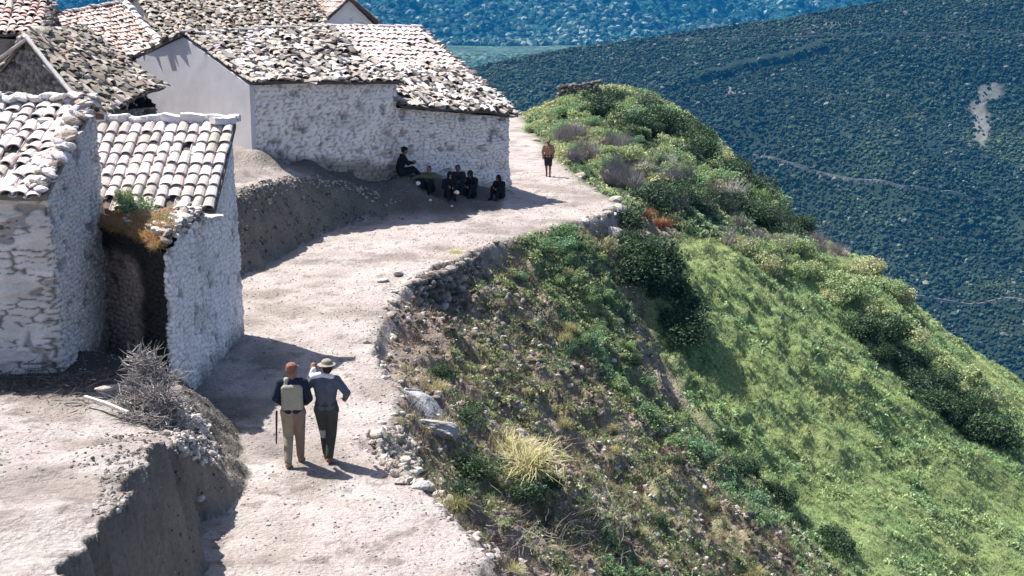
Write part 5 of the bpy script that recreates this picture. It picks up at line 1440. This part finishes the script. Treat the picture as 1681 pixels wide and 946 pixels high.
    if robe is not None:
        T = [cone(j['hil'], .15, j['knl'] + [0, 0, .0], .13), cone(j['hir'], .15, j['knr'], .13), cone(j['knl'], .13, j['knr'], .13), cone((j['hil'] + j['hir']) / 2, .15, (j['knl'] + j['knr']) / 2, .14),
             cone((j['knl'] + j['knr']) / 2, .13, (j['anl'] + j['anr']) / 2 + [0, 0, .08], .13), cone(j['knl'], .12, j['anl'] + [0, 0, .06], .11), cone(j['knr'], .12, j['anr'] + [0, 0, .06], .11)]
        fuse('skirt', T, max(vox, .016), M_cloth, robe, 4, root)
    if extra: extra(root, j, vox, hp)
    root.scale = (H, H, H); root.rotation_euler = (0, 0, yaw); root.location = loc
    return root
def ground_at(px, py): p = on(px, py); return (p[0], p[1], p[2])
# left walker: reddish cap, dark sleeves, khaki panel on the back
def vest(root, j, vox, hp):
    def cf(co): return np.where((co[:, 1] < .0)[:, None], np.array([.30, .28, .21]), np.array([.30, .28, .21])) * (1 + 0 * co[:, :1])
    T = [cone((-.105, -.075, z_), .075, (.105, -.075, z_), .075) for z_ in (1.03, 1.09, 1.15, 1.21, 1.27, 1.32)] + [cone((-.10, -.06, 1.33), .06, (-.09, -.02, 1.44), .06), cone((.09, -.06, 1.30), .05, (.1, -.03, 1.36), .05)]
    fuse('vest', T, .012, M_cloth, (.34, .32, .24), 3, root)
def lit_and_shaded(a, b): return lambda co: np.where((co[:, :1] < 0), np.array(a), np.array(b))  # sunlight on the left leg, shade on the right, painted into one cloth
W1 = ground_at(484, 764)
J1 = dict(ell=(-.27, -.04, 1.16), wrl=(-.20, .13, 1.02), elr=(.27, -.03, 1.14), wrr=(.20, .14, 1.02), knl=(-.095, .05, .49), anl=(-.085, -.16, .10), tol=(-.085, .0, .035), knr=(.085, .12, .50), anr=(.075, .20, .08), tor=(.08, .36, .035), head=(-.0, .05, 1.60))
person('man walking away in a reddish cap, dark sleeves, khaki back panel and khaki trousers', W1, R(2), J1, 1.0, .011, shirt=(.022, .026, .045), trousers=lit_and_shaded((.30, .26, .18), (.23, .175, .13)), hat=('cap', (.24, .11, .08)), shoes=(.30, .19, .12), look=R(-35), extra=vest)
def cloth2(root, j, vox, hp):
    T = [cone(j['shl'] + [-.01, -.01, .05], .065, j['shl'] + [.10, -.02, .09], .055), cone(j['shl'] + [-.05, .05, .06], .055, j['shl'] + [-.02, .06, .16], .045), cone(j['shl'] + [.10, -.02, .09], .045, j['shr'] + [-.06, -.05, .07], .04)]
    fuse('shoulder_cloth', T, .012, M_cloth, (.70, .70, .72), 3, root)
W2 = ground_at(538, 757)
J2 = dict(ell=(-.30, .06, 1.28), wrl=(-.24, .10, 1.52), elr=(.36, -.06, 1.20), wrr=(.30, .10, 1.06), knl=(-.06, .10, .49), anl=(-.035, .12, .08), tol=(-.035, .28, .035), knr=(.075, .03, .49), anr=(.05, -.13, .10), tor=(.05, .02, .035), head=(.02, .05, 1.59))
def tr2(co):
    c = np.zeros((len(co), 3)) + np.array([.060, .062, .050])
    m = (co[:, 0] < -.03) & (np.abs(co[:, 2] - .46) < .07); c[m] = (.38, .38, .36)
    return c
person('man walking away in a tan brimmed hat and grey blue shirt, left hand raised', W2, R(-2), J2, .99, .011, shirt=(.095, .11, .135), trousers=tr2, hat=('brim', (.27, .24, .19)), shoes=(.20, .12, .08), look=R(20), extra=cloth2)
# stick carried by the left man
V, F = tube_path([np.array(W1) + np.array([-.27, .02, .92]) + np.array([-.02, -.02, -.55]) * t for t in np.linspace(0, 1, 6)], .018, .012, 8)
o = mesh_np('walking_stick', V, F, M_wood, np.zeros((len(V), 3)) + np.array([.05, .035, .03])); tag(o, 'short dark stick hanging at the left side of the man in the reddish cap', 'stick')
# boy on the far path, walking towards the camera
W3 = ground_at(900, 290)
Jb = dict(ell=(-.25, -.03, 1.15), wrl=(-.22, .07, .95), elr=(.27, -.03, 1.15), wrr=(.24, .08, .93), knl=(-.09, .10, .49), anl=(-.09, .14, .08), knr=(.09, .0, .49), anr=(.09, -.12, .1), tor=(.09, .03, .04))
person('boy in an orange brown jacket and dark shorts walking down the far path', W3, R(172), Jb, .88, .013, shirt=(.33, .19, .12), trousers=(.03, .03, .035), hat=('cap', (.27, .11, .08)), bare_legs=True, skin=(.16, .10, .08), sleeves=.9)
# people sitting in the shade of the corner house
def seated(label, px, py, yaw, H=.95, recl=0., spread=.12, arms=None, lift=0, at=None, **kw):
    p = np.array(ground_at(px, py)) if at is None else np.array([at[0], at[1], zs1(*at)])
    J = dict(pel=(0, 0, .13), waist=(0, -.02, .30), chest=(0, .02 + recl, .52), neck=(0, .05 + recl, .68), head=(0, .10 + recl, .81),
             shl=(-.18, .03 + recl, .62), shr=(.18, .03 + recl, .62), ell=(-.24, .20, .42), elr=(.24, .20, .42), wrl=(-.10, .38, .42), wrr=(.10, .38, .44),
             hil=(-.09, .03, .13), hir=(.09, .03, .13), knl=(-spread, .38, .44), knr=(spread, .38, .44), anl=(-spread * .8, .50, .09), anr=(spread * .8, .50, .09), tol=(-spread, .66, .04), tor=(spread, .66, .04))
    J.update(arms or {})
    return person(label, (p[0], p[1], p[2] + lift), yaw, J, H, .014, **kw)
blk = (.012, .012, .014)
# highest sitter on the bank, in profile facing right with legs out
seated('man in black with a flat cap sitting in profile highest on the shaded bank', 655, 288, R(-75), 1.08, .05, .08, dict(knl=(-.08, .42, .22), knr=(.08, .44, .20), anl=(-.07, .75, -.10), anr=(.07, .78, -.14), tol=(-.07, .88, -.14), tor=(.07, .92, -.18), head=(0, .14, .82)), shirt=blk, trousers=blk, hat=('cap', blk), shoes=blk, skin=(.18, .10, .07), at=(-3.85, 48.85))
def spreadcloth(root, j, vox, hp):
    T = [cone(j['ell'] + [0, 0, .02], .07, j['chest'] + [0, .1, .02], .08), cone(j['elr'] + [0, 0, .02], .07, j['chest'] + [0, .1, .02], .08), cone(j['wrl'], .05, j['ell'], .07), cone(j['wrr'], .05, j['elr'], .07), cone(j['wrr'] - [.05, 0, .05], .05, j['wrr'] - [.12, 0, .28], .05)]
    fuse('shawl', T, .015, M_cloth, (.13, .13, .08), 3, root)
seated('seated person with an olive shawl spread over both outstretched arms', 706, 316, R(165), 1.0, 0, .16, dict(ell=(-.40, .12, .55), elr=(.40, .12, .55), wrl=(-.60, .22, .45), wrr=(.60, .22, .47)), shirt=(.10, .10, .07), trousers=blk, hair=(.02, .015, .012), shoes=blk, skin=(.28, .12, .08), extra=spreadcloth)
seated('person in black sitting left in the dark cluster, bent over a pale bundle', 738, 326, R(190), 1.0, .04, .12, shirt=blk, trousers=blk, hat=('scarf', blk), shoes=blk, skin=(.30, .16, .11))
seated('person in black sitting at the back of the dark cluster against the wall', 752, 316, R(180), 1.05, .0, .12, shirt=(.02, .02, .026), trousers=blk, hair=(.012, .01, .01), shoes=blk, skin=(.16, .09, .07))
seated('person in a black headscarf sitting right in the dark cluster', 774, 325, R(160), 1.05, .02, .12, shirt=blk, trousers=blk, hat=('scarf', (.02, .02, .022)), shoes=blk, skin=(.22, .12, .09))
seated('person crouching alone in black by the corner of the wall', 822, 326, R(150), .92, .08, .14, shirt=blk, trousers=blk, hat=('scarf', blk), shoes=blk, skin=(.24, .11, .08))
def bundle(px, py, dz, s, label, nm, col, dy=0):
    p = np.array(ground_at(px, py)); V, F = rock_mesh(600 + int(px), (1, .8, .7), 2, .2)
    o = mesh_np(nm, V * s, F, M_cloth, np.zeros((len(V), 3)) + np.array(col), smooth=True); o.location = (p[0], p[1] + dy, p[2] + dz); tag(o, label, nm.replace('_', ' ')); return o
bundle(750, 330, .34, .10, 'pale cloth bundle on the lap of the bent sitter', 'cloth_bundle', (.78, .62, .52), -.35)
bundle(686, 306, .1, .10, 'small white cloth lying left of the olive shawl', 'white_cloth', (.75, .74, .72))
bundle(706, 330, .03, .07, 'small white stone on the ground under the olive shawl', 'white_stone', (.66, .62, .58))
bundle(742, 340, .03, .06, 'pale bowl shaped stone at the shadow edge in front of the sitters', 'pale_stone', (.66, .58, .54))
